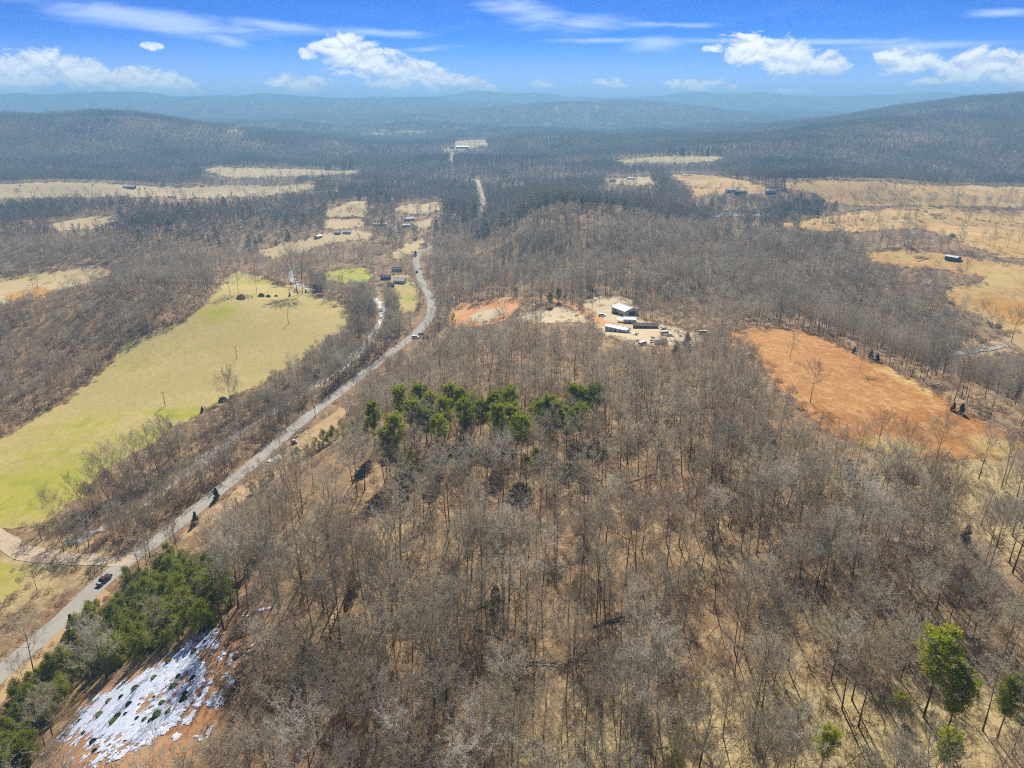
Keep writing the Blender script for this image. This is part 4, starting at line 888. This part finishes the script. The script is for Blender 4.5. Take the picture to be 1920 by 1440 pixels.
def single_trees():
    # base pixel, height in pixels, shape, lean to the left, label
    L = [(1481, 673, 44, 4, 0, 'slender bare tree near the top of the russet field'), (1519, 755, 64, 0, 0, 'big lone bare oak in the middle of the russet field'), (1612, 697, 36, 1, 0, 'thin bare tree near the far rim of the russet field'), (1409, 668, 22, 4, 0, 'short dead snag in the top corner of russet field'),
         (1777, 762, 42, 3, 0, 'bare tree on the right rim of the russet field'), (1756, 862, 66, 5, 0, 'dark bare tree at the bottom of the russet field'), (1724, 860, 38, 1, 0, 'thin tree left of the dark russet-field tree'), (1835, 898, 80, 6, 0, 'tall bare tree right of the russet field foot'), (1683, 898, 84, 0, 0, 'tall spreading tree below the russet field'), (1602, 898, 86, 8, 0, 'tall tree left below the russet field'), (1640, 858, 74, 3, 0, 'tall tree at the bottom left of russet field'), (1885, 905, 84, 3, 0, 'tall bare tree at the right edge below the field'),
         (432, 554, 44, 4, .1, 'curved thin bare tree at the top left of the pasture'), (447, 550, 40, 0, 0, 'round bare tree at the top of the pasture'), (482, 550, 34, 5, 0, 'crooked bare tree right of the round pasture tree'), (559, 553, 72, 1, .05, 'left of two very tall bare trees at pasture top'), (567, 552, 72, 3, 0, 'right of two very tall bare trees at pasture top'),
         (440, 778, 66, 1, .05, 'tall bare trunk rising beside the round pasture bush'), (110, 985, 42, 5, .2, 'rounded bare tree where the side road meets the pasture'), (163, 955, 50, 4, .75, 'strongly leaning tree over the pasture corner'), (235, 925, 62, 0, .45, 'leaning bare tree at the lower pasture edge'), (250, 912, 64, 8, .35, 'second leaning tree at the lower pasture edge'), (275, 905, 66, 3, .3, 'third leaning tree along the lower pasture edge'), (300, 892, 60, 6, .2, 'bare tree above the leaning row on the pasture'), (330, 868, 58, 5, .15, 'bare tree midway along the pasture creek edge'), (205, 940, 50, 6, .4, 'leaning tree left of the leaning row'), (592, 782, 52, 0, .1, 'dark bare tree standing beside the paved road'), (556, 822, 36, 1, 0, 'thin roadside tree near the black buggy'), (525, 835, 32, 4, 0, 'thin roadside tree above the concrete slab'),
         (1806, 594, 34, 8, 0, 'forked bare tree beside the orange patch'), (1840, 600, 30, 1, 0, 'thin bare tree on the orange patch'), (1858, 614, 34, 4, 0, 'bare tree below the orange patch'), (1896, 642, 52, 1, 0, 'tall thin tree right of the creek bend'), (1806, 524, 34, 4, 0, 'spindly tree beside the farm track'), (1643, 494, 26, 1, 0, 'tree at the west end of the ridge pasture'), (1673, 478, 14, 3, 0, 'small tree near the hoop frame'),
         (1782, 416, 22, 1, 0, 'thin tree left in the golden field'), (1843, 415, 14, 4, 0, 'small tree in the middle of the golden field'), (1862, 409, 26, 0, 0, 'broad tree in the middle of the golden field'), (1874, 419, 16, 5, 0, 'low round tree in the golden field'), (1910, 407, 30, 6, 0, 'dark tree at the right edge of the golden field'),
         (1124, 566, 24, 0, 0, 'spreading tree in the hilltop yard'), (1092, 572, 22, 5, 0, 'reddish round tree left of the hilltop yard'), (1052, 590, 20, 3, 0, 'small tree in the pale clearing'), (1030, 588, 20, 4, 0, 'thin tree in the pale clearing beside a cedar'), (1157, 562, 26, 8, 0, 'tree right behind the hilltop shop'), (1172, 563, 26, 3, 0, 'second tree behind the hilltop shop'), (1196, 600, 28, 0, 0, 'tree standing beside the dark brown shed'), (1211, 604, 28, 5, 0, 'second tree beside the dark brown shed')]
    for (px, py, hp, k, lean, lab) in L:
        p = at(px, py); dep = float(project(p.x, p.y, p.z)[2]); th = math.atan2(CAM_Z - p.z, p.y)
        h = hp * dep / FPX / max(math.cos(th), .5) * (1.3 if lean and py > 800 else 1.1); sc = h / NEAR_H[k]
        o = plant('bare_tree', NEAR[k], p - Vector((0, 0, .1)), lab, 'tree', 'single bare trees in the open', sc)
        o.rotation_euler = (0, -lean, rg.uniform(-.6, .6))
single_trees()
def logs():
    for (a, b, r0, lab) in [((962, 1243), (1042, 1247), .32, 'long straight fallen log lying level in the wood'), ((738, 1030), (802, 994), .26, 'slanting fallen log in the left of the wood'), ((893, 1180), (978, 1212), .24, 'fallen log slanting down to the right above the level one'), ((1034, 1070), (1086, 1053), .22, 'short dark log in the upper middle wood'), ((1108, 1178), (1162, 1160), .22, 'pale fallen log right of the slanting one'),
                            ((1060, 1250), (1100, 1226), .3, 'dark fallen treetop right of the level log'), ((690, 1275), (722, 1232), .2, 'fallen limb low in the left wood'), ((1145, 1168), (1170, 1162), .16, 'small pale split log'), ((1735, 945), (1790, 985), .2, 'fallen log on the open slope at right'), ((875, 1150), (925, 1130), .18, 'thin fallen log in the central wood'), ((1425, 1180), (1460, 1120), .2, 'fallen log under the grey right-hand wood'), ((1180, 905), (1225, 890), .2, 'fallen log high in the wood below the field')]:
        p, q_ = at(*a), at(*b); d = q_ - p; L = d.length; o = empty('fallen_log', p); mb = MB(); n = 9
        loc = []
        for i in range(n + 1):
            t = i / n; g = p + d * t; zz = float(height(g.x, g.y)); loc.append(Vector((g.x - p.x + rg.uniform(-.1, .1), g.y - p.y + rg.uniform(-.1, .1), max(zz, p.z + d.z * t) - p.z + r0 * 1.1)))
        mb.tube(loc, [r0 * (1 - .6 * i / n) for i in range(n + 1)], 7); mb.build('stem', M['log'], o, True)
        br = MB()
        for i in range(5, n + 1):
            for _ in range(3):
                dd = (d.normalized() * .8 + rvec(rg)).normalized(); dd.z = abs(dd.z); pp = loc[i]; br.tube([pp, pp + dd * 1.0, pp + dd * 1.9 + rvec(rg) * .3], [.07, .05, .02], 4, False)
        br.build('branches', M['log'], o)
        tag(o, lab, 'log', 'fallen logs in the wood')
logs()

# ------------------------------------------------------------------ buildings
def house(name, px, py, L, W, H, rise, yaw, wall_m, roof_m, label, cat='building', doors=1, wins=3, lean_to=False, over=.35):
    p = at(px, py); o = empty(name, p - Vector((0, 0, .25)), R(yaw))
    mb = MB(); mb.poly_prism([(-W / 2, 0), (W / 2, 0), (W / 2, H), (0, H + rise), (-W / 2, H)], L)
    for i, v in enumerate(mb.v): mb.v[i] = Vector((v.y, v.x, v.z))
    mb.f = [f[::-1] for f in mb.f]; mb.build('wall', wall_m, o)
    rf = None
    for s_ in (-1, 1):
        r_ = MB(); n = Vector((0, 0, .14)); e = W / 2 + over; ze = H - rise * over / (W / 2)
        a = [Vector((x, y, z)) for x in (-L / 2 - over, L / 2 + over) for (y, z) in ((.0, H + rise + .03), (s_ * e, ze + .03))]
        r_.v = [a[0], a[1], a[3], a[2]] + [q_ + n for q_ in (a[0], a[1], a[3], a[2])]
        r_.f = [(0, 1, 2, 3), (7, 6, 5, 4), (0, 4, 5, 1), (1, 5, 6, 2), (2, 6, 7, 3), (3, 7, 4, 0)]
        r_.build('roof', roof_m, o)
        sm = MB(); k = int(L / 1.6)                       # standing seams
        for i in range(k + 1):
            x = -L / 2 + i * L / k; t0, t1 = Vector((x, 0, H + rise + .2)), Vector((x, s_ * e, ze + .2)); sm.tube([t0, t1], [.05, .05], 3, False)
        sm.build('roof_seams', roof_m, o)
    mb = MB(); mb.box((0, 0, H + rise + .2), (L + 2 * over, .35, .1)); mb.build('ridge_cap', roof_m, o)
    for s_ in (-1, 1):
        for i in range(wins):
            x = -L / 2 + (i + .5) * L / wins
            if doors and i == wins // 2 and s_ < 0:
                d = MB(); d.box((x, s_ * (W / 2 + .02), 1.05), (1.1, .08, 2.1)); dd = d.build('door', M['dark'], o); h_ = MB(); h_.box((x + .4, s_ * (W / 2 + .08), 1.0), (.08, .06, .12)); h_.build('handle', M['chrome'], dd); continue
            f = MB(); f.box((x, s_ * (W / 2 + .015), H * .58), (1.3, .07, 1.1)); ff = f.build('window', M['white_wall'] if wall_m is not M['white_wall'] else M['galv'], o)
            g = MB(); g.box((x, s_ * (W / 2 + .06), H * .58), (1.1, .03, .9)); g.build('pane', M['glass'], ff)
    if doors > 1:
        d = MB(); d.box((L / 2 + .03, 0, H * .42), (.08, W * .4, H * .84)); d.build('door', M['dark'] if doors == 2 else M['white_wall'], o)
    if lean_to:
        d = MB(); d.box((-L / 2 - 2, 0, H * .72), (4, W * .8, .12)); d.build('lean_to_roof', M['white_roof'], o)
        for yy in (-W * .36, W * .36):
            d = MB(); d.box((-L / 2 - 3.7, yy, H * .36), (.15, .15, H * .72)); d.build('post', M['wood'], o)
    return tag(o, label, cat)
house('metal_shop', 1172, 588, 15, 12, 4.2, 1.8, -62, M['tan_wall'], M['tan_roof'], 'big tan metal shop in the hilltop yard', 'shop', 2, 2)
house('garden_shed', 1157, 588, 5, 4, 2.6, .8, -60, M['dark'], M['white_roof'], 'small white-roofed shed against the tan shop', 'shed', 1, 2)
house('mobile_home', 1158, 621, 15, 5.2, 2.9, .9, -38, M['white_wall'], M['white_roof'], 'long white-roofed mobile home in the hilltop yard', 'house', 1, 5)
house('small_house', 1181, 604, 8, 6, 2.8, 1.1, -12, M['white_wall'], M['white_roof'], 'pale-roofed small house between shop and mobile home', 'house', 1, 3, True)
house('brown_shed', 1210, 614, 15, 6, 2.2, .7, -6, M['brown_roof'], M['brown_roof'], 'long low brown shed under trees in the yard', 'shed', 1, 3)
house('junk_shed', 1238, 646, 6, 4, 2.3, .6, 10, M['galv'], M['grey_roof'], 'small grey-roofed shed in the junk yard', 'shed', 1, 2)
house('barn', 243, 353, 22, 9, 3.6, 1.8, 3, M['dark'], M['white_roof'], 'white-roofed open barn in the long hay field', 'barn', 1, 5)
house('farm_shed', 380, 350, 9, 6, 3, 1.2, 0, M['tan_wall'], M['white_roof'], 'small white shed at the end of the long hay field', 'shed', 1, 2)
house('ridge_shed', 1786, 487, 11, 5.5, 2.9, 1.0, -62, M['dark'], M['white_roof'], 'white-roofed shed on the golden ridge pasture', 'shed', 2, 3, False, .3)
house('white_house', 750, 530, 10, 8, 3, 1.8, -12, M['white_wall'], M['white_roof'], 'pale-roofed house beside the road and creek', 'house', 1, 3)
house('grey_house', 724, 523, 9, 6, 2.6, 1.4, 5, M['dark'], M['grey_roof'], 'dark-roofed shed left of the creekside house', 'shed', 1, 2)
house('creek_shed', 733, 538, 6, 5, 2.5, 1.2, 8, M['dark'], M['grey_roof'], 'small dark shed in front of the creekside house', 'shed', 1, 2)
house('creek_house', 745, 508, 10, 6, 2.6, 1.2, 4, M['white_wall'], M['grey_roof'], 'low pale house behind the creekside house', 'house', 1, 3)
house('valley_house', 768, 413, 13, 9, 3.2, 2.2, 15, M['white_wall'], M['white_roof'], 'white house beside the small pale field', 'house', 1, 4)
house('valley_garage', 761, 425, 9, 7, 2.8, 1.4, 20, M['white_wall'], M['white_roof'], 'white garage below the white valley house', 'garage', 1, 2)
house('long_trailer', 713, 423, 17, 5, 2.8, .9, 14, M['white_wall'], M['white_roof'], 'long white trailer home among valley trees', 'house', 1, 5)
house('paddock_shed', 651, 438, 10, 7, 3, 1.6, 5, M['white_wall'], M['white_roof'], 'white shed at the upper end of the tan paddock', 'shed', 1, 3)
house('paddock_barn', 633, 439, 7, 6, 3, 1.2, -10, M['tan_wall'], M['white_roof'], 'small pale shed left of the white paddock shed', 'shed', 1, 2)
house('run_in_shed', 597, 446, 8, 6, 2.8, 1.2, 60, M['tan_wall'], M['tan_roof'], 'tan shelter in the middle of the paddock', 'shed', 1, 2)
house('farm_house', 886, 327, 14, 9, 3.2, 2, 0, M['white_wall'], M['white_roof'], 'white house in the woods at the road end', 'house', 1, 4)
house('long_barn', 867, 277, 40, 12, 4, 2, 0, M['dark'], M['white_roof'], 'long low building on the far clearing', 'barn', 1, 6)
house('cottage', 848, 278, 14, 9, 3.5, 2, 0, M['white_wall'], M['grey_roof'], 'small building left on the far clearing', 'house', 1, 3)
house('lane_house', 1371, 359, 16, 9, 3.2, 1.8, 4, M['white_wall'], M['white_roof'], 'white house on the lane below the hay field', 'house', 1, 4)
house('lane_barn', 1388, 363, 18, 8, 3, 1.5, 4, M['dark'], M['grey_roof'], 'dark long shed beside the lane house', 'shed', 1, 4)
house('lane_home', 1444, 360, 15, 8, 3, 1.6, -4, M['white_wall'], M['white_roof'], 'white house at the right end of the lane', 'house', 1, 4)
house('wood_house', 1148, 341, 12, 8, 3, 1.8, 10, M['white_wall'], M['grey_roof'], 'left house in the small sunlit clearing', 'house', 1, 3)
house('wood_cabin', 1182, 336, 12, 8, 3, 1.8, -5, M['white_wall'], M['white_roof'], 'right white house in the small sunlit clearing', 'house', 1, 3)
def hoop_frame():
    p = at(1733, 484); o = empty('hoop_frame', p, R(-5)); L, W, H = 16.0, 5.5, 3.2
    for i in range(9):
        mb = MB(); x = -L / 2 + i * L / 8; mb.tube([Vector((x, -W / 2 * math.cos(t), max(0, H * math.sin(t)))) for t in np.linspace(0, math.pi, 11)], [.09] * 11, 5); mb.build('hoop', M['galv'], o)
    for t in (.0, .55, 1.57, 2.59, 3.14):
        mb = MB(); mb.tube([Vector((-L / 2, -W / 2 * math.cos(t), H * math.sin(t) + .05)), Vector((L / 2, -W / 2 * math.cos(t), H * math.sin(t) + .05))], [.08, .08], 5); mb.build('purlin', M['galv'], o)
    for s_ in (-1, 1):
        mb = MB(); mb.box((0, s_ * W / 2, .35), (L, .08, .7)); mb.build('side_board', M['tan_roof'], o)
    tag(o, 'pale bare greenhouse hoop frame on the ridge pasture', 'greenhouse')
hoop_frame()
def bale_rail():
    p = at(1288, 331); o = empty('feed_rack', p, R(-2))
    for i in range(6): mb = MB(); mb.box((-12 + i * 4.8, 0, 1.2), (.4, .4, 2.4)); mb.build('post', M['dark'], o)
    for z in (1.2, 2.2): mb = MB(); mb.box((0, .3, z), (25, .2, .5)); mb.build('rail', M['dark'], o)
    tag(o, 'dark rail fence at the far edge of the rounded hay field', 'fence')
bale_rail()
def slab():
    w = unproj([(497, 866), (524, 853), (540, 855), (520, 869)]); c = w.mean(0); zb = float(height(*c)) + .35
    mb = MB(); mb.v = [Vector((*q_, zb)) for q_ in w] + [Vector((*q_, zb - .6)) for q_ in w]
    mb.f = [(0, 1, 2, 3), (7, 6, 5, 4)] + [(i, i + 4, (i + 1) % 4 + 4, (i + 1) % 4) for i in range(4)]
    o = mb.build('concrete_slab', M['concrete'])
    bm = bmesh.new(); bm.from_mesh(o.data); bmesh.ops.recalc_face_normals(bm, faces=bm.faces); bm.to_mesh(o.data); bm.free()
    tag(o, 'pale concrete slab on the cleared strip beside the road', 'slab')
slab()
def pole(px, py, h, label, arm=True, yaw=0.0):
    p = at(px, py); o = empty('utility_pole', p, yaw); mb = MB(); mb.tube([Vector((0, 0, -.4)), Vector((0, 0, h * .5)), Vector((0, 0, h))], [.17, .15, .11], 7); mb.build('post', M['wood'], o, True)
    if arm:
        mb = MB(); mb.box((0, .12, h - .7), (2.4, .12, .14)); ar = mb.build('crossarm', M['wood'], o)
        for x in (-1.05, 0, 1.05): mb = MB(); mb.tube([Vector((x, .12, h - .63)), Vector((x, .12, h - .4))], [.07, .05], 6); mb.build('insulator', M['galv'], ar)
    tag(o, label, 'pole', 'utility poles')
pole(310, 762, 8.5, 'nearest utility pole in the big pasture'); pole(444, 673, 8.5, 'middle utility pole in the big pasture'); pole(541, 608, 8.5, 'farthest utility pole in the big pasture')
pole(78, 1014, 7.5, 'utility pole by the side road at the pasture corner'); pole(716, 672, 8.5, 'utility pole beside the paved road near the parked cars'); pole(1110, 583, 7, 'thin pole in the hilltop yard', False)
def guard_rail():
    a, b = at(796, 533), at(813, 549); o = empty('guard_rail', a); d = b - a; n = 9
    for i in range(n + 1):
        g = a + d * i / n; z = float(height(g.x, g.y)) - a.z; mb = MB(); mb.box((g.x - a.x, g.y - a.y, z + .35), (.16, .16, .8)); mb.build('post', M['wood'], o)
    mb = MB(); mb.tube([Vector((d.x * i / n, d.y * i / n, float(height(a.x + d.x * i / n, a.y + d.y * i / n)) - a.z + .75)) for i in range(n + 1)], [.17] * (n + 1), 4); mb.build('rail', M['galv'], o)
    tag(o, 'pale guard rail on the outer bend of the paved road', 'guard rail')
guard_rail()

# ------------------------------------------------------------------ vehicles
def vehicle(name, p, yaw, kind, mat, label, cat='car'):
    """length along +x (front at +x)"""
    o = empty(name, p, yaw)
    L, W = {'pickup': (5.7, 2.0), 'suv': (4.9, 1.95), 'car': (4.5, 1.8), 'van': (5.6, 2.1), 'buggy': (3.0, 1.6)}[kind]; f = L / 2
    zb = .42
    prof = {'pickup': [(-f, zb), (f - .1, zb), (f, .75), (f - .05, 1.0), (f - 1.5, 1.12), (-f, 1.1)], 'suv': [(-f, zb), (f - .1, zb), (f, .8), (f - .1, 1.0), (f - 1.3, 1.1), (-f, 1.1)],
            'car': [(-f, .38), (f - .1, .35), (f, .62), (f - .15, .8), (f - 1.3, .95), (-f + .9, .98), (-f, .9)], 'van': [(-f, zb), (f - .1, zb), (f, .85), (f - .1, 1.1), (f - .9, 1.25), (-f, 1.25)], 'buggy': [(-f, .45), (f - .2, .45), (f, .7), (f - .9, .95), (-f, .85)]}[kind]
    mb = MB(); mb.poly_prism(prof, W); mb.build('body', mat, o, bevel=.05)
    x0, x1, x2, x3, zt = {'pickup': (-.55, -.35, 1.0, 1.45, 1.82), 'suv': (-f + .05, -f + .3, .75, 1.25, 1.8), 'car': (-f + .5, -.95, .5, 1.1, 1.45), 'van': (-f + .03, -f + .12, 1.5, 2.0, 2.3), 'buggy': (-.7, -.6, .45, .65, 1.75)}[kind]
    z0 = prof[4][1] - .03
    if kind != 'buggy':
        mb = MB(); mb.poly_prism([(x0, z0), (x3, z0), (x2, zt - .06), (x1, zt - .06)], W * .88); mb.build('windows', M['glass'], o)
    mb = MB(); mb.box(((x1 + x2) / 2, 0, zt - .02), (x2 - x1 + .15, W * .84, .1)); mb.build('roof', mat if kind != 'buggy' else M['p_white'], o, bevel=.03)
    for s_ in (-1, 1):
        for (xa, xb) in ((x3, x2), (x0, x1)):
            pl = MB(); pl.tube([Vector((xa, s_ * W * .43, z0)), Vector((xb, s_ * W * .42, zt))], [.06, .06], 4); pl.build('pillar', mat, o)
        for xx in (-f + .95, f - .95):
            w = MB(); rr = .38 if kind != 'car' else .33; cx = xx
            w.tube([Vector((cx, s_ * (W / 2 - .22), rr)), Vector((cx, s_ * (W / 2 + .01), rr))], [rr, rr], 14); wo = w.build('wheel', M['rubber'], o)
            w = MB(); w.tube([Vector((cx, s_ * (W / 2), rr)), Vector((cx, s_ * (W / 2 + .03), rr))], [rr * .6, rr * .55], 10); w.build('rim', M['chrome'], wo)
        mb = MB(); mb.box((f - .05, s_ * W * .36, prof[2][1] + .05), (.1, .36, .18)); mb.build('headlight', M['lamp'], o)
        mb = MB(); mb.box((-f - .01, s_ * W * .42, .85), (.06, .2, .26)); mb.build('tail_light', M['redlamp'], o)
    if kind == 'pickup':
        mb = MB(); mb.box((-f + 1.08, 0, 1.13), (1.9, W * .8, .06)); mb.build('cargo_bed', M['dark'], o)
        for s_ in (-1, 1): mb = MB(); mb.box((-f + 1.1, s_ * (W / 2 - .06), 1.18), (2.1, .12, .18)); mb.build('bed_rail', mat, o)
        mb = MB(); mb.box((f - .75, 0, 1.12), (1.0, W * .7, .05)); mb.build('hood', M['p_silver'], o)
    mb = MB(); mb.box((f, 0, .5), (.14, W * .92, .16)); mb.build('bumper', M['chrome'], o)
    return tag(o, label, cat)
def heading(line, p):
    i = int(np.argmin(np.hypot(line[:, 0] - p.x, line[:, 1] - p.y))); i = min(max(i, 1), len(line) - 2); d = line[i + 1] - line[i - 1]; return math.atan2(d[1], d[0])
p = at(196, 1091); h = heading(ROAD, p); nx = Vector((math.sin(h), -math.cos(h), 0)); zz = lambda v: Vector((v.x, v.y, float(height(v.x, v.y)) + float(lift(v.y)) + .07))
vehicle('pickup_truck', zz(p), h + math.pi, 'pickup', M['p_red'], 'dark maroon pickup truck driving down the near road', 'pickup')
p = at(782, 511); vehicle('dark_car', zz(p), heading(ROAD, p), 'suv', M['p_black'], 'dark car driving on the far road bend')
vehicle('utility_buggy', zz(at(552, 831)), R(20), 'buggy', M['p_black'], 'black buggy with white roof parked beside the road', 'buggy')
vehicle('white_suv', zz(at(1129, 593)), R(-4), 'suv', M['p_white'], 'white sport utility car parked in the hilltop yard')
for (px, py, yw, kd, mt, lab) in [(779, 634, 15, 'suv', 'p_white', 'white car at the front of the roadside parking'), (791, 629, 20, 'suv', 'p_black', 'black car behind the white roadside car'), (799, 634, 10, 'pickup', 'p_black', 'black pickup at the right of the roadside parking'),
                                  (1205, 648, 40, 'van', 'p_white', 'white van at the front of the junk yard'), (1222, 642, 80, 'car', 'p_black', 'black car beside the white junk yard van'), (1247, 628, 5, 'van', 'p_white', 'white van in the middle of the junk yard'), (1256, 631, -10, 'car', 'p_silver', 'silver car right of the middle junk yard van'), (1318, 627, 0, 'van', 'p_white', 'white trailer van at the far right of the yard'), (1176, 624, -30, 'pickup', 'p_white', 'white pickup behind the mobile home'), (1243, 618, 30, 'car', 'p_silver', 'silver car at the back of the junk yard'), (1328, 628, 5, 'car', 'p_silver', 'silver car beside the far right trailer van')]:
    vehicle('parked_' + {'suv': 'car', 'car': 'car', 'van': 'van', 'pickup': 'pickup'}[kd], zz(at(px, py)), R(yw), kd, M[mt], lab, {'suv': 'car', 'car': 'car', 'van': 'van', 'pickup': 'pickup'}[kd])['group'] = 'parked vehicles'
def scrap(px, py, lab):
    p = at(px, py); o = empty('scrap_pile', p, rg.uniform(0, 3))
    for i in range(9):
        mb = MB(); mb.box((rg.uniform(-1.6, 1.6), rg.uniform(-1.6, 1.6), .15 + .13 * i), (rg.uniform(.8, 2.6), rg.uniform(.15, 1.2), .1), rg.uniform(0, 3)); mb.build('board' if i % 2 else 'sheet', rg.choice([M['galv'], M['white_wall'], M['wood'], M['brown_roof'], M['p_blue']]), o)
    for i in range(2): mb = MB(); x, y = rg.uniform(-2, 2), rg.uniform(-2, 2); mb.tube([Vector((x, y, 0)), Vector((x, y, .9))], [.3, .3], 10); mb.build('barrel', rg.choice([M['p_blue'], M['brown_roof']]), o)
    tag(o, lab, 'scrap pile', 'scrap piles in the junk yard')
for (px, py, lab) in [(1190, 628, 'scrap pile right of the mobile home'), (1226, 634, 'scrap pile above the black junk yard car'), (1262, 640, 'scrap pile at the lower middle of the junk yard'), (1281, 632, 'scrap pile left of the far trailer van'), (1150, 575, 'scrap pile behind the tan shop'), (1196, 640, 'scrap pile left of the front van'), (1270, 622, 'scrap pile at the back of the junk yard'), (900, 594, 'small scrap pile on the clay pad')]: scrap(px, py, lab)
def bales():
    for i, (px, py, lab) in enumerate([(38, 349, 'dark round bale at the left end of the hay field'), (174, 348, 'dark round bale in the middle of the hay field'), (272, 354, 'dark round bale right of the white-roofed barn'), (262, 355, 'dark round bale against the white-roofed barn')]):
        p = at(px, py); o = empty('hay_bale', p, rg.uniform(0, 3)); mb = MB(); mb.tube([Vector((-1.2, 0, 1.2)), Vector((-1.0, 0, 1.2)), Vector((1.0, 0, 1.2)), Vector((1.2, 0, 1.2))], [1.05, 1.25, 1.25, 1.05], 14); mb.build('roll', M['brown_roof'], o)
        for x in (-.5, .5): b = MB(); b.tube([Vector((x - .05, 0, 1.2)), Vector((x + .05, 0, 1.2))], [1.28, 1.28], 14); b.build('twine', M['tan_wall'], o)
        tag(o, lab, 'hay bale', 'hay bales in the long field')
bales()
def animal(px, py, yaw, mat, label, sc=1.0):
    """a standing horse: one skinned surface"""
    P = [(-.75, 0, 1.15), (0, 0, 1.1), (.65, 0, 1.2), (1.0, 0, 1.55), (1.2, 0, 1.85), (1.5, 0, 1.68), (1.72, 0, 1.5),
         (.62, .2, .75), (.62, .2, .4), (.6, .2, .03), (.62, -.2, .75), (.66, -.2, .4), (.68, -.2, .03),
         (-.78, .2, .8), (-.92, .2, .45), (-.86, .2, .03), (-.78, -.2, .8), (-.86, -.2, .45), (-.78, -.2, .03), (-1.02, 0, 1.1), (-1.12, 0, .6), (1.18, .1, 2.05), (1.18, -.1, 2.05)]
    E = [(0, 1), (1, 2), (2, 3), (3, 4), (4, 5), (5, 6), (2, 7), (7, 8), (8, 9), (2, 10), (10, 11), (11, 12), (0, 13), (13, 14), (14, 15), (0, 16), (16, 17), (17, 18), (0, 19), (19, 20), (4, 21), (4, 22)]
    RD = [.33, .34, .32, .2, .15, .12, .09, .13, .08, .07, .13, .08, .07, .16, .09, .07, .16, .09, .07, .06, .05, .04, .04]
    me = bpy.data.meshes.new('horse'); me.from_pydata(P, E, []); me.materials.append(mat)
    o = link('horse', me); o.modifiers.new('skin', 'SKIN'); o.modifiers.new('sub', 'SUBSURF').levels = 1; o.modifiers['sub'].render_levels = 1
    for i, v in enumerate(me.skin_vertices[0].data): v.radius = (RD[i], RD[i]); v.use_root = (i == 1)
    o.location = at(px, py); o.rotation_euler = (0, 0, R(yaw)); o.scale = (sc,) * 3
    tag(o, label, 'horse', 'horses in the pale clearing')
animal(1081, 594, 10, M['dark'], 'dark horse grazing ground in the pale clearing left of the drive'); animal(1104, 599, 120, M['p_black'], 'black horse beside the orange driveway', .85); animal(1108, 602, 70, M['dark'], 'smaller dark horse just behind the black one', .7)

# ------------------------------------------------------------------ the blue air over the valley
def build_haze():
    gx, gy = np.meshgrid(np.linspace(-9000, 9000, 260), np.linspace(0, 12000, 260)); top = float(height(gx, gy).max()) + 24
    print('haze top', top); mb = MB(); mb.box((0, 8000, (top - 30) / 2), (32000, 18000, top + 30))
    m_ = bpy.data.materials.new('haze'); m_.use_nodes = True; t = m_.node_tree; t.nodes.clear()
    v = t.nodes.new('ShaderNodeVolumePrincipled'); v.inputs['Color'].default_value = (.28, .57, .88, 1); v.inputs['Density'].default_value = 2.35e-4
    v.inputs['Anisotropy'].default_value = 0.15
    o = t.nodes.new('ShaderNodeOutputMaterial'); t.links.new(v.outputs[0], o.inputs['Volume'])
    tag(mb.build('haze', m_), 'pale blue haze filling the far valley', 'haze', kind='stuff')
build_haze()
